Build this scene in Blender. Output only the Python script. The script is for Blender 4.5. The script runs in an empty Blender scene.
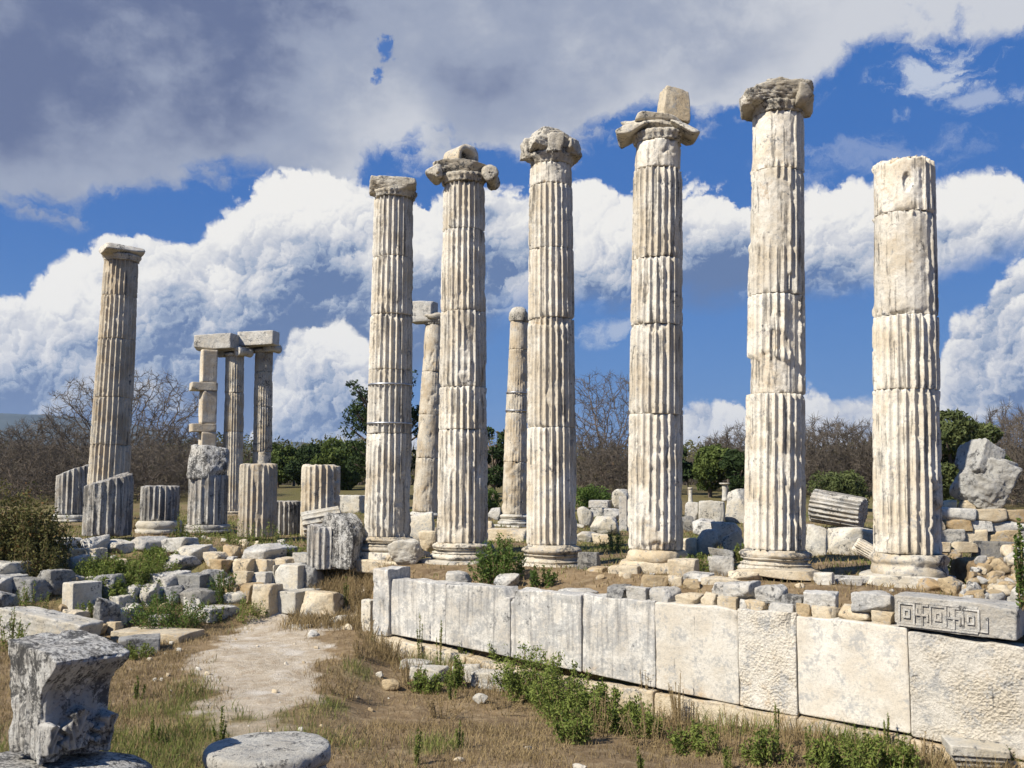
import bpy, math, random
import numpy as np
from mathutils import Vector, Matrix, Euler

sc = bpy.context.scene
COL = sc.collection
R = math.radians

# ------------------------------------------------------------------ camera
FPX, CZ, PITCH = 1000.0, 1.75, math.atan(96/1000.0)
cam_d = bpy.data.cameras.new('camera')
cam = bpy.data.objects.new('camera', cam_d); COL.objects.link(cam)
cam.location = (0, 0, CZ); cam.rotation_euler = (math.pi/2 + PITCH, 0, 0)
cam_d.sensor_width = 36.0; cam_d.lens = 36.0*FPX/1024.0
cam_d.clip_start = 0.1; cam_d.clip_end = 20000
sc.camera = cam
sc.render.resolution_x, sc.render.resolution_y = 1024, 768

# ------------------------------------------------------------------ sun, exposure
EXPO = 0.55
SUN_AZ, SUN_EL = R(234), R(42)          # azimuth clockwise from +Y (the view direction)
S = Vector((math.sin(SUN_AZ)*math.cos(SUN_EL), math.cos(SUN_AZ)*math.cos(SUN_EL), math.sin(SUN_EL)))
sun_d = bpy.data.lights.new('sun', 'SUN'); sun = bpy.data.objects.new('sun', sun_d); COL.objects.link(sun)
sun_d.energy = 5.0; sun_d.angle = R(0.5); sun_d.color = (1.0, 0.94, 0.84)
sun.rotation_euler = S.to_track_quat('Z', 'Y').to_euler(); sun.location = (-20, -20, 30)
sc.view_settings.view_transform = 'Standard'; sc.view_settings.look = 'None'
sc.view_settings.exposure = EXPO; sc.view_settings.gamma = 1.0
try: sc.view_settings.use_curve_mapping = False
except Exception: pass
sc.render.engine = 'CYCLES'
sc.cycles.max_bounces = 4; sc.cycles.diffuse_bounces = 1; sc.cycles.glossy_bounces = 2
sc.cycles.transmission_bounces = 3; sc.cycles.volume_bounces = 0; sc.cycles.transparent_max_bounces = 4

# ------------------------------------------------------------------ picture <-> world
def raydir(px, py):
    a, b = (px-512)/FPX, (384-py)/FPX
    c, s = math.cos(PITCH), math.sin(PITCH)
    return np.array([a, c - b*s, s + b*c])
def W(px, py, Y):
    d = raydir(px, py); t = Y/d[1]
    return np.array([d[0]*t, Y, CZ + d[2]*t])
def Wz(px, py, z):
    d = raydir(px, py); t = (z-CZ)/d[2]
    return np.array([d[0]*t, d[1]*t, z])
def azel(px, py):
    d = raydir(px, py)
    return math.atan2(d[0], d[1]), math.atan2(d[2], math.hypot(d[0], d[1]))
def depth_of(Y, z):
    return Y*math.cos(PITCH) + (z-CZ)*math.sin(PITCH)

# ------------------------------------------------------------------ node helpers
class NT:
    def __init__(s, tree): s.t = tree; s.n = tree.nodes; s.l = tree.links
    def add(s, kind, **kw):
        n = s.n.new(kind)
        for k, v in kw.items(): setattr(n, k, v)
        return n
    def put(s, sock, v):
        if hasattr(v, 'is_output'): s.l.new(v, sock)
        elif v is not None: sock.default_value = v
    def m(s, op, a, b=None, c=None, clamp=False):
        n = s.add('ShaderNodeMath', operation=op, use_clamp=clamp)
        s.put(n.inputs[0], a)
        if b is not None: s.put(n.inputs[1], b)
        if c is not None: s.put(n.inputs[2], c)
        return n.outputs[0]
    def vm(s, op, a, b=None):
        n = s.add('ShaderNodeVectorMath', operation=op)
        s.put(n.inputs[0], a)
        if b is not None:
            s.put(n.inputs[3 if op == 'SCALE' else 1], b)
        return n.outputs[0]
    def noise(s, vec, scale, detail=6, rough=.55, dist=0.0, col=False, dim='3D'):
        n = s.add('ShaderNodeTexNoise', noise_dimensions=dim)
        s.put(n.inputs['Vector'], vec); s.put(n.inputs['Scale'], scale)
        n.inputs['Detail'].default_value = detail; n.inputs['Roughness'].default_value = rough
        n.inputs['Distortion'].default_value = dist
        return n.outputs['Color' if col else 'Fac']
    def ramp(s, v, a, b, lo=0.0, hi=1.0):
        n = s.add('ShaderNodeMapRange', interpolation_type='SMOOTHSTEP')
        s.put(n.inputs[0], v)
        for i, x in ((1, a), (2, b), (3, lo), (4, hi)): s.put(n.inputs[i], x)
        return n.outputs[0]
    def mix(s, f, a, b):
        n = s.add('ShaderNodeMix', data_type='RGBA')
        s.put(n.inputs[0], f)
        for i, x in ((6, a), (7, b)):
            s.put(n.inputs[i], x if hasattr(x, 'is_output') else (*x, 1.0))
        return n.outputs[2]
    def curve(s, v, pts):
        n = s.add('ShaderNodeFloatCurve'); c = n.mapping.curves[0]
        pts = sorted(pts)
        while len(c.points) < len(pts): c.points.new(.5, .5)
        for p, (x, y) in zip(c.points, pts): p.location = (x, y); p.handle_type = 'AUTO_CLAMPED'
        n.mapping.update(); s.put(n.inputs['Value'], v)
        return n.outputs[0]

# ------------------------------------------------------------------ sky
world = bpy.data.worlds.new('World'); sc.world = world; world.use_nodes = True
N = NT(world.node_tree); N.n.clear()
SKY_STRENGTH = 0.08
sky = N.add('ShaderNodeTexSky', sky_type='NISHITA', sun_disc=False, sun_elevation=SUN_EL, sun_rotation=SUN_AZ,
            altitude=300, air_density=1.0, dust_density=0.4, ozone_density=2.5)
tc = N.add('ShaderNodeTexCoord'); sp = N.add('ShaderNodeSeparateXYZ'); N.l.new(tc.outputs['Generated'], sp.inputs[0])
dx, dy, dz = sp.outputs
az = N.m('ARCTAN2', dx, dy); el = N.m('ARCSINE', dz)
AZR, ELR = 0.62, 0.6
un = N.m('MULTIPLY_ADD', az, .5/AZR, .5, clamp=True)
def edge(pts):
    q = []
    for x, y in pts:
        a, e = azel(x, y); q.append((a*.5/AZR + .5, max(0, min(1, (e+.1)/ELR))))
    return N.m('SUBTRACT', N.m('MULTIPLY', N.curve(un, q), ELR), .1)
cv = N.add('ShaderNodeCombineXYZ'); N.l.new(az, cv.inputs[0]); N.l.new(el, cv.inputs[1])
P = cv.outputs[0]
warp = N.vm('SCALE', N.vm('SUBTRACT', N.noise(P, 9, 2, .5, col=True, dim='2D'), (.5, .5, .5)), .05)
PW = N.vm('ADD', P, warp)
rough = N.vm('SCALE', N.vm('SUBTRACT', N.noise(P, 42, 6, .66, col=True, dim='2D'), (.5, .5, .5)), .032)
PW = N.vm('ADD', PW, rough)
def puff(vec, scale):                       # round heads: a field of overlapping domes
    v = N.add('ShaderNodeTexVoronoi', feature='F1', voronoi_dimensions='2D'); N.put(v.inputs['Vector'], vec)
    v.inputs['Scale'].default_value = scale
    return N.m('SUBTRACT', .75, N.m('MULTIPLY', v.outputs['Distance'], v.outputs['Distance']))
B0 = None; relief = None
for scale, we, wr in ((9, .52, .36), (22, .32, .36), (52, .20, .32), (120, .10, .22)):
    h0 = puff(PW, scale); h1 = puff(N.vm('ADD', PW, (-.16/scale, .22/scale, 0)), scale)
    r_ = N.m('MULTIPLY', N.m('SUBTRACT', h0, h1), wr); e_ = N.m('MULTIPLY', h0, we)
    B0 = e_ if B0 is None else N.m('ADD', B0, e_); relief = r_ if relief is None else N.m('ADD', relief, r_)
big = N.noise(N.vm('MULTIPLY', P, (1, 1.5, 1)), 6.5, 5, .55, dim='2D')
fine = N.noise(N.vm('MULTIPLY', PW, (1, 1.7, 1)), 11, 8, .58, dim='2D')
k = 1.0/SKY_STRENGTH/2**EXPO
def kc(c): return tuple(v*k for v in c)
WHITE, LGREY, MGREY, BASE = kc((.92, .90, .86)), kc((.60, .62, .68)), kc((.36, .43, .56)), kc((.120, .195, .375))

# high grey deck
eS = edge([(-150, 225), (0, 214), (60, 218), (120, 196), (200, 190), (260, 186), (330, 185), (410, 162), (520, 152), (600, 138), (700, 130),
           (760, 112), (820, 88), (850, 62), (890, 44), (940, 36), (1040, 34), (1200, 20)])
dS = N.m('SUBTRACT', N.m('ADD', el, N.m('MULTIPLY', N.m('SUBTRACT', fine, .5), .11)), eS)
# tears in the deck
wn = N.noise(N.vm('MULTIPLY', PW, (1, 2.4, 1)), 26, 7, .62, dim='2D')
hn = N.noise(PW, 62, 5, .6, dim='2D')
def blob(px, py, rx, ry, nz=2.6, nsrc=None):
    a, e = azel(px, py)
    q = N.vm('MULTIPLY', N.vm('SUBTRACT', N.vm('ADD', P, N.vm('SCALE', warp, .8)), (a, e, 0)), (1000/rx, 1000/ry, 0))
    n = N.add('ShaderNodeVectorMath', operation='LENGTH'); N.l.new(q, n.inputs[0])
    return N.ramp(N.m('ADD', n.outputs['Value'], N.m('MULTIPLY', N.m('SUBTRACT', nsrc or wn, .5), nz)), 1.05, .15)
hole = N.m('MULTIPLY', N.m('MAXIMUM', blob(389, 48, 10, 14, 3.8, hn), blob(384, 74, 8, 9, 3.8, hn)), .9)
mS = N.m('MULTIPLY', N.ramp(dS, -.006, .022), N.m('SUBTRACT', 1.0, hole))
bS = N.curve(un, [(azel(x, 100)[0]*.5/AZR+.5, v) for x, v in ((-80, .10), (60, .12), (160, .16), (260, .30), (340, .50), (400, .60), (450, .36), (520, .48), (620, .62), (720, .72), (800, .82), (1000, .9))])
core = N.m('ADD', bS, N.m('MULTIPLY', N.m('SUBTRACT', big, .5), 1.1))
core = N.m('ADD', core, N.m('MULTIPLY', N.m('SUBTRACT', fine, .5), .55))
core = N.m('ADD', core, N.ramp(dS, .07, .0, 0, .35))
cS = N.mix(N.ramp(core, .05, .5), kc((.130, .168, .300)), kc((.33, .375, .49)))
cS = N.mix(N.ramp(core, .45, 1.05), cS, kc((.62, .64, .69)))

# middle cumulus band
eC = edge([(-150, 320), (0, 292), (40, 272), (85, 245), (140, 234), (180, 236), (215, 214), (260, 186), (310, 176), (350, 178), (420, 190), (480, 198),
           (530, 196), (600, 186), (640, 192), (700, 186), (760, 190), (830, 184), (890, 196), (950, 186), (1024, 182), (1200, 180)])
eCl = edge([(-150, 560), (0, 540), (250, 520), (330, 440), (400, 395), (450, 350), (500, 322), (560, 312), (640, 314), (700, 302), (800, 298),
            (870, 296), (910, 300), (960, 274), (1024, 262), (1200, 260)])
dC = N.m('ADD', N.m('SUBTRACT', eC, el), N.m('MULTIPLY', N.m('SUBTRACT', B0, .60), .070))
dCl = N.m('ADD', N.m('SUBTRACT', el, eCl), N.m('MULTIPLY', N.m('SUBTRACT', fine, .5), .07))
mC = N.m('MULTIPLY', N.ramp(dC, -.002, .008), N.ramp(dCl, -.012, .03))
span = N.curve(un, [(azel(x, 300)[0]*.5/AZR+.5, v) for x, v in ((0, .46), (80, .5), (200, .56), (300, .52), (400, .46), (520, .42), (700, .42), (850, .42), (1000, .45))])
span = N.m('MULTIPLY', span, .24)
def cumulus(top_d, span_, gain=1.0):
    g = N.m('DIVIDE', top_d, span_)
    sh = N.m('ADD', g, N.m('MULTIPLY', N.m('SUBTRACT', big, .5), 1.8))
    sh = N.m('ADD', sh, N.m('MULTIPLY', relief, -1.75*gain))
    sh = N.m('ADD', sh, N.m('MULTIPLY', N.m('SUBTRACT', fine, .5), .6))
    c = N.mix(N.ramp(sh, .0, .62), WHITE, LGREY)
    c = N.mix(N.ramp(sh, .45, .85), c, MGREY)
    return N.mix(N.ramp(sh, .72, 1.1), c, BASE)
cC = cumulus(N.m('SUBTRACT', eC, el), span)

# low cumulus near the horizon
eD = edge([(-150, 590), (200, 560), (248, 440), (268, 385), (285, 345), (312, 326), (335, 322), (360, 335), (385, 372), (410, 430), (450, 470), (600, 480), (655, 440),
           (690, 408), (720, 402), (760, 420), (800, 390), (830, 398), (870, 392), (905, 400), (935, 372), (955, 322), (985, 300), (1008, 258), (1030, 246), (1200, 240)])
dD = N.m('ADD', N.m('SUBTRACT', eD, el), N.m('MULTIPLY', N.m('SUBTRACT', B0, .60), .060))
mD = N.ramp(dD, -.002, .008)
cD = cumulus(N.m('SUBTRACT', eD, el), .125, 1.2)
# wisps
wis = N.m('MAXIMUM', N.m('MULTIPLY', blob(935, 76, 48, 26), .85), N.m('MAXIMUM', N.m('MULTIPLY', blob(975, 106, 60, 10), .55), N.m('MULTIPLY', blob(880, 158, 110, 16), .28)))
wis = N.m('MAXIMUM', wis, N.m('MULTIPLY', blob(612, 332, 40, 14), .6))
# sky colour
clear = N.mix(.85, sky.outputs[0], kc((.020, .138, .48)))
hz = N.ramp(el, .30, .0)
clear = N.mix(N.m('MULTIPLY', hz, .55), clear, kc((.11, .29, .60)))
col = N.mix(wis, clear, kc((.60, .65, .74)))
col = N.mix(mS, col, cS)
col = N.mix(mC, col, cC)
col = N.mix(mD, col, cD)
# elsewhere round the sky: broken cloud
front = N.m('MULTIPLY', N.ramp(dy, .45, .7), N.ramp(el, .75, .5))
oth = N.noise(tc.outputs['Generated'], 2.6, 5, .55)
col2 = N.mix(N.ramp(oth, .58, .70), clear, kc((.42, .45, .50)))
col = N.mix(front, col2, col)
bg = N.add('ShaderNodeBackground'); N.l.new(col, bg.inputs[0]); bg.inputs[1].default_value = SKY_STRENGTH
wo = N.add('ShaderNodeOutputWorld'); N.l.new(bg.outputs[0], wo.inputs[0])
try: world.cycles.sampling_method = 'MANUAL'; world.cycles.sample_map_resolution = 512
except Exception: pass

# ------------------------------------------------------------------ numpy noise
def _h(ix, iy, iz, s):
    n = (ix*374761393 + iy*668265263 + iz*1274126177 + s*974711 + 1013904223) & 0xffffffff
    n = ((n ^ (n >> 13))*1274126177) & 0xffffffff
    n = ((n ^ (n >> 15))*2246822519) & 0xffffffff
    return ((n ^ (n >> 16)) & 0xffff)/32767.5 - 1.0
def vn(P, s=0):
    P = np.asarray(P, float); I = np.floor(P).astype(np.int64); f = P - I
    f = f*f*f*(f*(f*6-15)+10); x, y, z = I[..., 0], I[..., 1], I[..., 2]
    fx, fy, fz = f[..., 0], f[..., 1], f[..., 2]
    def L(dz):
        a = _h(x, y, z+dz, s)*(1-fx) + _h(x+1, y, z+dz, s)*fx
        b = _h(x, y+1, z+dz, s)*(1-fx) + _h(x+1, y+1, z+dz, s)*fx
        return a*(1-fy) + b*fy
    return L(0)*(1-fz) + L(1)*fz
def fbm(P, o=4, s=0, g=.5):
    t, a, P = 0, 1.0, np.asarray(P, float); tot = 0
    for i in range(o):
        t = t + a*vn(P + i*7.31, s+i*17); tot += a; a *= g; P = P*2.03
    return t/tot*1.4
def ss(x, a, b):
    t = np.clip((x-a)/(b-a), 0, 1); return t*t*(3-2*t)

# ------------------------------------------------------------------ mesh building
class MB:
    def __init__(s): s.V = []; s.Q = []; s.T = []; s.A = []; s.n = 0
    def add(s, V, Q=None, T=None, A=0.0, M=None):
        V = np.asarray(V, float).reshape(-1, 3)
        if M is not None:
            M = np.array(M); V = V @ M[:3, :3].T + M[:3, 3]
        s.V.append(V)
        if Q is not None and len(Q): s.Q.append(np.asarray(Q, np.int64).reshape(-1, 4) + s.n)
        if T is not None and len(T): s.T.append(np.asarray(T, np.int64).reshape(-1, 3) + s.n)
        s.A.append(np.broadcast_to(np.asarray(A, float), (len(V),)))
        s.n += len(V); return s
    def arrays(s):
        return np.concatenate(s.V), (np.concatenate(s.Q) if s.Q else np.zeros((0, 4), np.int64)), (np.concatenate(s.T) if s.T else np.zeros((0, 3), np.int64)), np.concatenate(s.A)
    def mesh(s, name, mat, smooth=True):
        V, Q, T, A = s.arrays()
        me = bpy.data.meshes.new(name)
        me.vertices.add(len(V)); me.vertices.foreach_set('co', V.astype(np.float32).ravel())
        nl = len(Q)*4 + len(T)*3
        me.loops.add(nl); me.loops.foreach_set('vertex_index', np.concatenate([Q.ravel(), T.ravel()]).astype(np.int32))
        me.polygons.add(len(Q)+len(T))
        st = np.concatenate([np.arange(len(Q))*4, len(Q)*4 + np.arange(len(T))*3]).astype(np.int32)
        me.polygons.foreach_set('loop_start', st)
        me.polygons.foreach_set('use_smooth', np.full(len(Q)+len(T), smooth))
        at = me.attributes.new('brk', 'FLOAT', 'POINT'); at.data.foreach_set('value', A.astype(np.float32))
        me.update(calc_edges=True); me.validate()
        for m in (mat if isinstance(mat, (list, tuple)) else [mat]): me.materials.append(m)
        return me
    def build(s, name, mat, parent=None, loc=(0, 0, 0), rot=(0, 0, 0), smooth=True):
        o = bpy.data.objects.new(name, s.mesh(name, mat, smooth)); COL.objects.link(o)
        o.location = loc; o.rotation_euler = rot
        if parent: o.parent = parent
        return o
def tag(o, label=None, cat=None, group=None, kind=None):
    for k_, v in (('label', label), ('category', cat), ('group', group), ('kind', kind)):
        if v: o[k_] = v
    return o
def empty(name, loc, label, cat, group=None, rot=(0, 0, 0)):
    o = bpy.data.objects.new(name, None); COL.objects.link(o)
    o.location = loc; o.rotation_euler = rot; o.empty_display_size = .2
    return tag(o, label, cat, group)
def TR(loc=(0, 0, 0), rot=(0, 0, 0), scale=(1, 1, 1)):
    return Matrix.LocRotScale(Vector(loc), Euler(rot), Vector(scale))

def grid_quads(nr, nc, wrap=True):
    r = np.arange(nr-1)[:, None]; c = np.arange(nc if wrap else nc-1)[None, :]; c2 = (c+1) % nc
    return np.stack([r*nc+c, r*nc+c2, (r+1)*nc+c2, (r+1)*nc+c], -1).reshape(-1, 4)

# ------------------------------------------------------------------ rocks
_cs = {}
def cubesphere(n):
    if n in _cs: return _cs[n]
    idx = {}; V = []; Q = []
    def vid(p):
        if p not in idx: idx[p] = len(V); V.append(p)
        return idx[p]
    for ax in range(3):
        for sgn in (0, n):
            for i in range(n):
                for j in range(n):
                    q = []
                    for a, b in ((i, j), (i+1, j), (i+1, j+1), (i, j+1)):
                        p = [0, 0, 0]; p[ax] = sgn; p[(ax+1) % 3] = a; p[(ax+2) % 3] = b; q.append(vid(tuple(p)))
                    Q.append(q if sgn else q[::-1])
    _cs[n] = (np.array(V, float)/n*2-1, np.array(Q)); return _cs[n]
def rock(dims, seed, blk=6, n=14, amp=.07, cuts=5, cutd=.86, fr=2.2, taper=0.0):
    rng = np.random.default_rng(abs(int(seed))); C, Q = cubesphere(n)
    C = np.sign(C)*(1-(1-np.abs(C))**1.25); D = C/np.linalg.norm(C, axis=1)[:, None]
    if blk < 3.4: k_, tilt, nc, lo, hi = 15, .40, 12, .74, 1.0
    elif blk < 5.6: k_, tilt, nc, lo, hi = 20, .20, 8, .88, 1.22
    elif blk < 9.5: k_, tilt, nc, lo, hi = 26, .10, 6, 1.02, 1.32
    else: k_, tilt, nc, lo, hi = 2.2*blk+8, .018, 3, 1.22, 1.45
    if cuts == 0: nc, tilt = 0, 0
    nrm = np.concatenate([np.eye(3), -np.eye(3)]) + rng.normal(0, tilt, (6, 3))*.6
    dd = np.concatenate([np.ones(6)*1.0, rng.uniform(lo, hi, nc)]); ex = rng.normal(size=(nc, 3)); nrm = np.concatenate([nrm, ex]); nrm /= np.linalg.norm(nrm, axis=1)[:, None]
    q = np.maximum(D@nrm.T, 0)/dd[None, :]                  # a polyhedron with slightly worn edges
    p = D/((q**k_).sum(1)**(1/k_))[:, None]
    if blk < 3.4: p = p/np.abs(p).max(0)[None, :]
    dm = np.array(dims, float); m = dm/dm.min(); nr = p/np.linalg.norm(p, axis=1)[:, None]
    q_ = p*m
    f = .55*fbm(q_*fr*.5 + seed*3.7, 4, seed) + .45*(.32-np.abs(fbm(q_*fr*1.1 + seed*1.3, 4, seed+5))*1.5) + .34*fbm(q_*fr*3.4 + seed, 4, seed+9)
    f = f - .9*ss(fbm(q_*fr*.8+seed*.7, 3, seed+31), .30, .42)*.35           # spalled patches with an edge
    p = p + nr/m*(f*amp*1.25)[:, None]
    if taper: p[:, :2] *= (1 - taper*(p[:, 2:3]*.5+.5))
    return p*dm/2, Q

# ------------------------------------------------------------------ materials
MATS = {}
def stone_mat(name, light=(.60, .55, .46), warm=(.50, .41, .28), grey=.35, dark=.25, ochre=.25, streak=.3, bump=.5, gcol=(.36, .355, .335), dcol=(.055, .053, .05), sc_=1.0, peck=0.0, sw=.05, skol=None, ocol=(.42, .27, .12)):
    m = bpy.data.materials.new(name); m.use_nodes = True; T = NT(m.node_tree); T.n.clear()
    tc_ = T.add('ShaderNodeTexCoord'); oi = T.add('ShaderNodeObjectInfo')
    v = T.vm('ADD', tc_.outputs['Object'], T.vm('SCALE', (17.3, 9.1, 23.7), oi.outputs['Random']))
    v = T.vm('SCALE', v, sc_)
    at = T.add('ShaderNodeAttribute', attribute_name='brk'); brk = at.outputs['Fac']
    n1 = T.noise(v, 1.6, 6, .62); n2 = T.noise(v, 3.4, 9, .68, .3); n3 = T.noise(T.vm('MULTIPLY', v, (13, 13, .8)), 1.0, 6, .62)
    n4 = T.noise(v, 19, 7, .72); n5 = T.noise(T.vm('ADD', v, (4.2, 8.8, 1.1)), 2.6, 9, .66, .4); n6 = T.noise(v, 60, 4, .75)
    c = T.mix(T.ramp(n1, .38, .64), light, warm)
    c = T.mix(T.m('MULTIPLY', T.ramp(T.m('ADD', n6, T.m('MULTIPLY', T.m('SUBTRACT', n4, .5), .8)), .42, .66), .42), c, tuple(x*.5 for x in light))
    t_ = .70-.20*ochre
    o = T.ramp(T.m('ADD', T.m('ADD', T.m('MULTIPLY', n5, .75), T.m('MULTIPLY', n4, .25)), T.m('MULTIPLY', brk, .10)), t_-.04, t_+.08)
    c = T.mix(T.m('MULTIPLY', o, .6), c, ocol)
    t_ = .625-.2*grey
    g = T.ramp(T.m('ADD', T.m('MULTIPLY', n2, .62), T.m('MULTIPLY', n4, .38)), t_-.05, t_+.05)
    c = T.mix(T.m('MULTIPLY', g, .82), c, gcol)
    t_ = .68-.22*streak
    st = T.ramp(T.m('ADD', T.m('MULTIPLY', n3, .75), T.m('ADD', T.m('MULTIPLY', n1, .15), T.m('MULTIPLY', n4, .10))), t_-.03, t_+sw)
    c = T.mix(T.m('MULTIPLY', st, .72), c, skol or tuple(x*1.6 for x in dcol))
    t_ = .635-.22*dark
    d = T.ramp(T.m('ADD', T.m('MULTIPLY', T.m('SUBTRACT', 1.0, n5), .4), T.m('ADD', T.m('MULTIPLY', n2, .25), T.m('MULTIPLY', n4, .35))), t_-.03, t_+.035)
    c = T.mix(T.m('MULTIPLY', d, .85), c, dcol)
    tone = T.m('MULTIPLY_ADD', oi.outputs['Random'], .24, .86)
    hs = T.add('ShaderNodeHueSaturation'); T.put(hs.inputs['Value'], tone); T.put(hs.inputs['Color'], c)
    b = T.add('ShaderNodeBsdfPrincipled'); T.l.new(hs.outputs[0], b.inputs['Base Color'])
    b.inputs['Roughness'].default_value = .88; b.inputs['Specular IOR Level'].default_value = .18
    h = T.m('ADD', T.m('MULTIPLY', T.noise(v, 7, 10, .74), 1.3), T.m('MULTIPLY', n6, .22))
    if peck:
        vo = T.add('ShaderNodeTexVoronoi', feature='F1'); T.put(vo.inputs['Vector'], v); vo.inputs['Scale'].default_value = 26
        h = T.m('ADD', h, T.m('MULTIPLY', T.m('MULTIPLY', vo.outputs['Distance'], T.ramp(n1, .3, .7)), peck*2)); T.put(vo.inputs['Vector'], T.vm('ADD', v, T.vm('SCALE', T.noise(v, 12, 3, .5, col=True), .05)))
    bp = T.add('ShaderNodeBump'); bp.inputs['Strength'].default_value = bump; bp.inputs['Distance'].default_value = .055
    T.l.new(h, bp.inputs['Height']); T.l.new(bp.outputs[0], b.inputs['Normal'])
    T.l.new(b.outputs[0], T.add('ShaderNodeOutputMaterial').inputs[0])
    MATS[name] = m; return m
M_col = stone_mat('column_marble', light=(.71, .665, .57), warm=(.59, .51, .385), grey=0.22, dark=.20, ochre=.26, streak=0.56, bump=.45)
M_cap = stone_mat('capital_marble', light=(.64, .59, .49), warm=(.48, .42, .32), grey=.36, dark=.42, ochre=.25, streak=.3, bump=.8)
M_base = stone_mat('base_marble', light=(.62, .565, .46), warm=(.50, .41, .28), grey=.4, dark=0.42, ochre=.25, streak=.15, bump=.6)
M_far = stone_mat('far_column_marble', light=(.62, .555, .44), warm=(.47, .38, .26), grey=.3, dark=.22, ochre=.3, streak=.4, bump=.5)
M_dcol = stone_mat('dark_stump_marble', light=(.55, .52, .46), warm=(.42, .37, .30), grey=.5, dark=0.32, ochre=.15, streak=0.8, bump=.7)
M_slab = stone_mat('wall_slab_clean', light=(.65, .61, .525), warm=(.57, .51, .41), grey=.36, dark=.05, ochre=.16, streak=.22, bump=.35)
M_slabr = stone_mat('wall_slab_pecked', light=(.65, .605, .515), warm=(.56, .495, .385), grey=.40, dark=.10, ochre=.2, streak=.25, bump=.7, peck=.45)
M_slabg = stone_mat('wall_slab_stained', light=(.66, .63, .56), warm=(.52, .475, .40), grey=.62, dark=.2, ochre=.12, streak=.86, bump=.5, sw=.17, skol=(.19, .185, .175))
M_white = stone_mat('white_block', light=(.59, .56, .485), warm=(.52, .46, .35), grey=0.4, dark=0.34, ochre=.15, streak=.15, bump=.6)
M_grey = stone_mat('grey_stone', light=(.60, .575, .515), warm=(.47, .43, .36), grey=0.5, dark=0.36, ochre=.12, streak=.1, bump=.8)
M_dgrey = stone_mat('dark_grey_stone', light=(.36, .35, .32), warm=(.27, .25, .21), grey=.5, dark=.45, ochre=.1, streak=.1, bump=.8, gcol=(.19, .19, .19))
M_rock = stone_mat('grey_boulder', light=(.44, .43, .39), warm=(.34, .32, .28), grey=.45, dark=.34, ochre=.1, streak=.15, bump=.9)
M_ochre = stone_mat('brown_stone', light=(.46, .36, .22), warm=(.36, .25, .13), grey=.25, dark=0.28, ochre=.5, streak=.1, bump=.7)
M_cream = stone_mat('cream_stone', light=(.64, .55, .40), warm=(.52, .41, .26), grey=0.28, dark=0.27, ochre=.35, streak=.1, bump=.7)
M_fore = stone_mat('lichened_marble', light=(.68, .66, .60), warm=(.54, .51, .45), grey=.34, dark=0.52, ochre=.1, streak=0.75, bump=1.0, sc_=1.5)
M_drum = stone_mat('drum_marble', light=(.66, .63, .55), warm=(.54, .50, .42), grey=.32, dark=.36, ochre=.15, streak=.3, bump=.9, sc_=1.5)
MM = dict(w=M_white, g=M_grey, d=M_dgrey, o=M_ochre, c=M_cream, b=M_base, f=M_fore, k=M_cap)

def simple_mat(name, c1, c2, scale=4.0, rough=.9, trans=0.0, attr=True, metallic=0.0, c3=None):
    m = bpy.data.materials.new(name); m.use_nodes = True; T = NT(m.node_tree); T.n.clear()
    tc_ = T.add('ShaderNodeTexCoord'); oi = T.add('ShaderNodeObjectInfo')
    f = T.noise(tc_.outputs['Object'], scale, 5, .6)
    at = T.add('ShaderNodeAttribute', attribute_name='brk')
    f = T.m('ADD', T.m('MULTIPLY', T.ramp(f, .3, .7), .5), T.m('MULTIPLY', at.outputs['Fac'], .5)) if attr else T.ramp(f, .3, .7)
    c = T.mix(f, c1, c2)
    if c3 is not None: c = T.mix(T.ramp(at.outputs['Fac'], .86, .97), c, c3)
    b = T.add('ShaderNodeBsdfPrincipled'); T.l.new(c, b.inputs['Base Color']); b.inputs['Roughness'].default_value = rough
    b.inputs['Specular IOR Level'].default_value = .2; b.inputs['Metallic'].default_value = metallic
    out = b.outputs[0]
    if trans:
        tr = T.add('ShaderNodeBsdfTranslucent'); T.l.new(c, tr.inputs[0])
        mx = T.add('ShaderNodeMixShader'); mx.inputs[0].default_value = trans
        T.l.new(b.outputs[0], mx.inputs[1]); T.l.new(tr.outputs[0], mx.inputs[2]); out = mx.outputs[0]
    T.l.new(out, T.add('ShaderNodeOutputMaterial').inputs[0]); MATS[name] = m; return m
L_weed = simple_mat('weed_leaf', (.08, .12, .022), (.26, .30, .07), 3, .7, .3)
L_bush = simple_mat('bush_leaf', (.045, .085, .018), (.15, .21, .042), 3, .65, .3)
L_brown = simple_mat('dry_shrub_leaf', (.065, .072, .024), (.17, .155, .05), 3, .8, .25, c3=(.20, .11, .04))
L_dark = simple_mat('evergreen_leaf', (.014, .030, .010), (.05, .075, .02), 2, .75, .15)
L_pine = simple_mat('pine_needles', (.035, .065, .014), (.14, .17, .04), 2, .75, .2)
L_olive = simple_mat('olive_leaf', (.05, .07, .022), (.14, .16, .055), 2, .7, .2)
L_bark = simple_mat('bark', (.10, .075, .055), (.20, .155, .12), 6, .95)
L_twig = simple_mat('twig_bark', (.075, .062, .048), (.18, .15, .118), 1, .95)
L_stem = simple_mat('dry_stem', (.20, .14, .07), (.36, .27, .14), 4, .9, .15)
L_dry = simple_mat('dry_blades', (.17, .12, .055), (.42, .32, .165), 1, .9, .25)
L_green = simple_mat('green_blades', (.09, .12, .028), (.25, .26, .075), 1, .8, .3)
L_metal = simple_mat('steel_band', (.32, .33, .35), (.42, .43, .45), 9, .45, 0, False, .8)
L_wood = simple_mat('post_wood', (.16, .13, .10), (.26, .22, .17), 9, .9)

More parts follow.
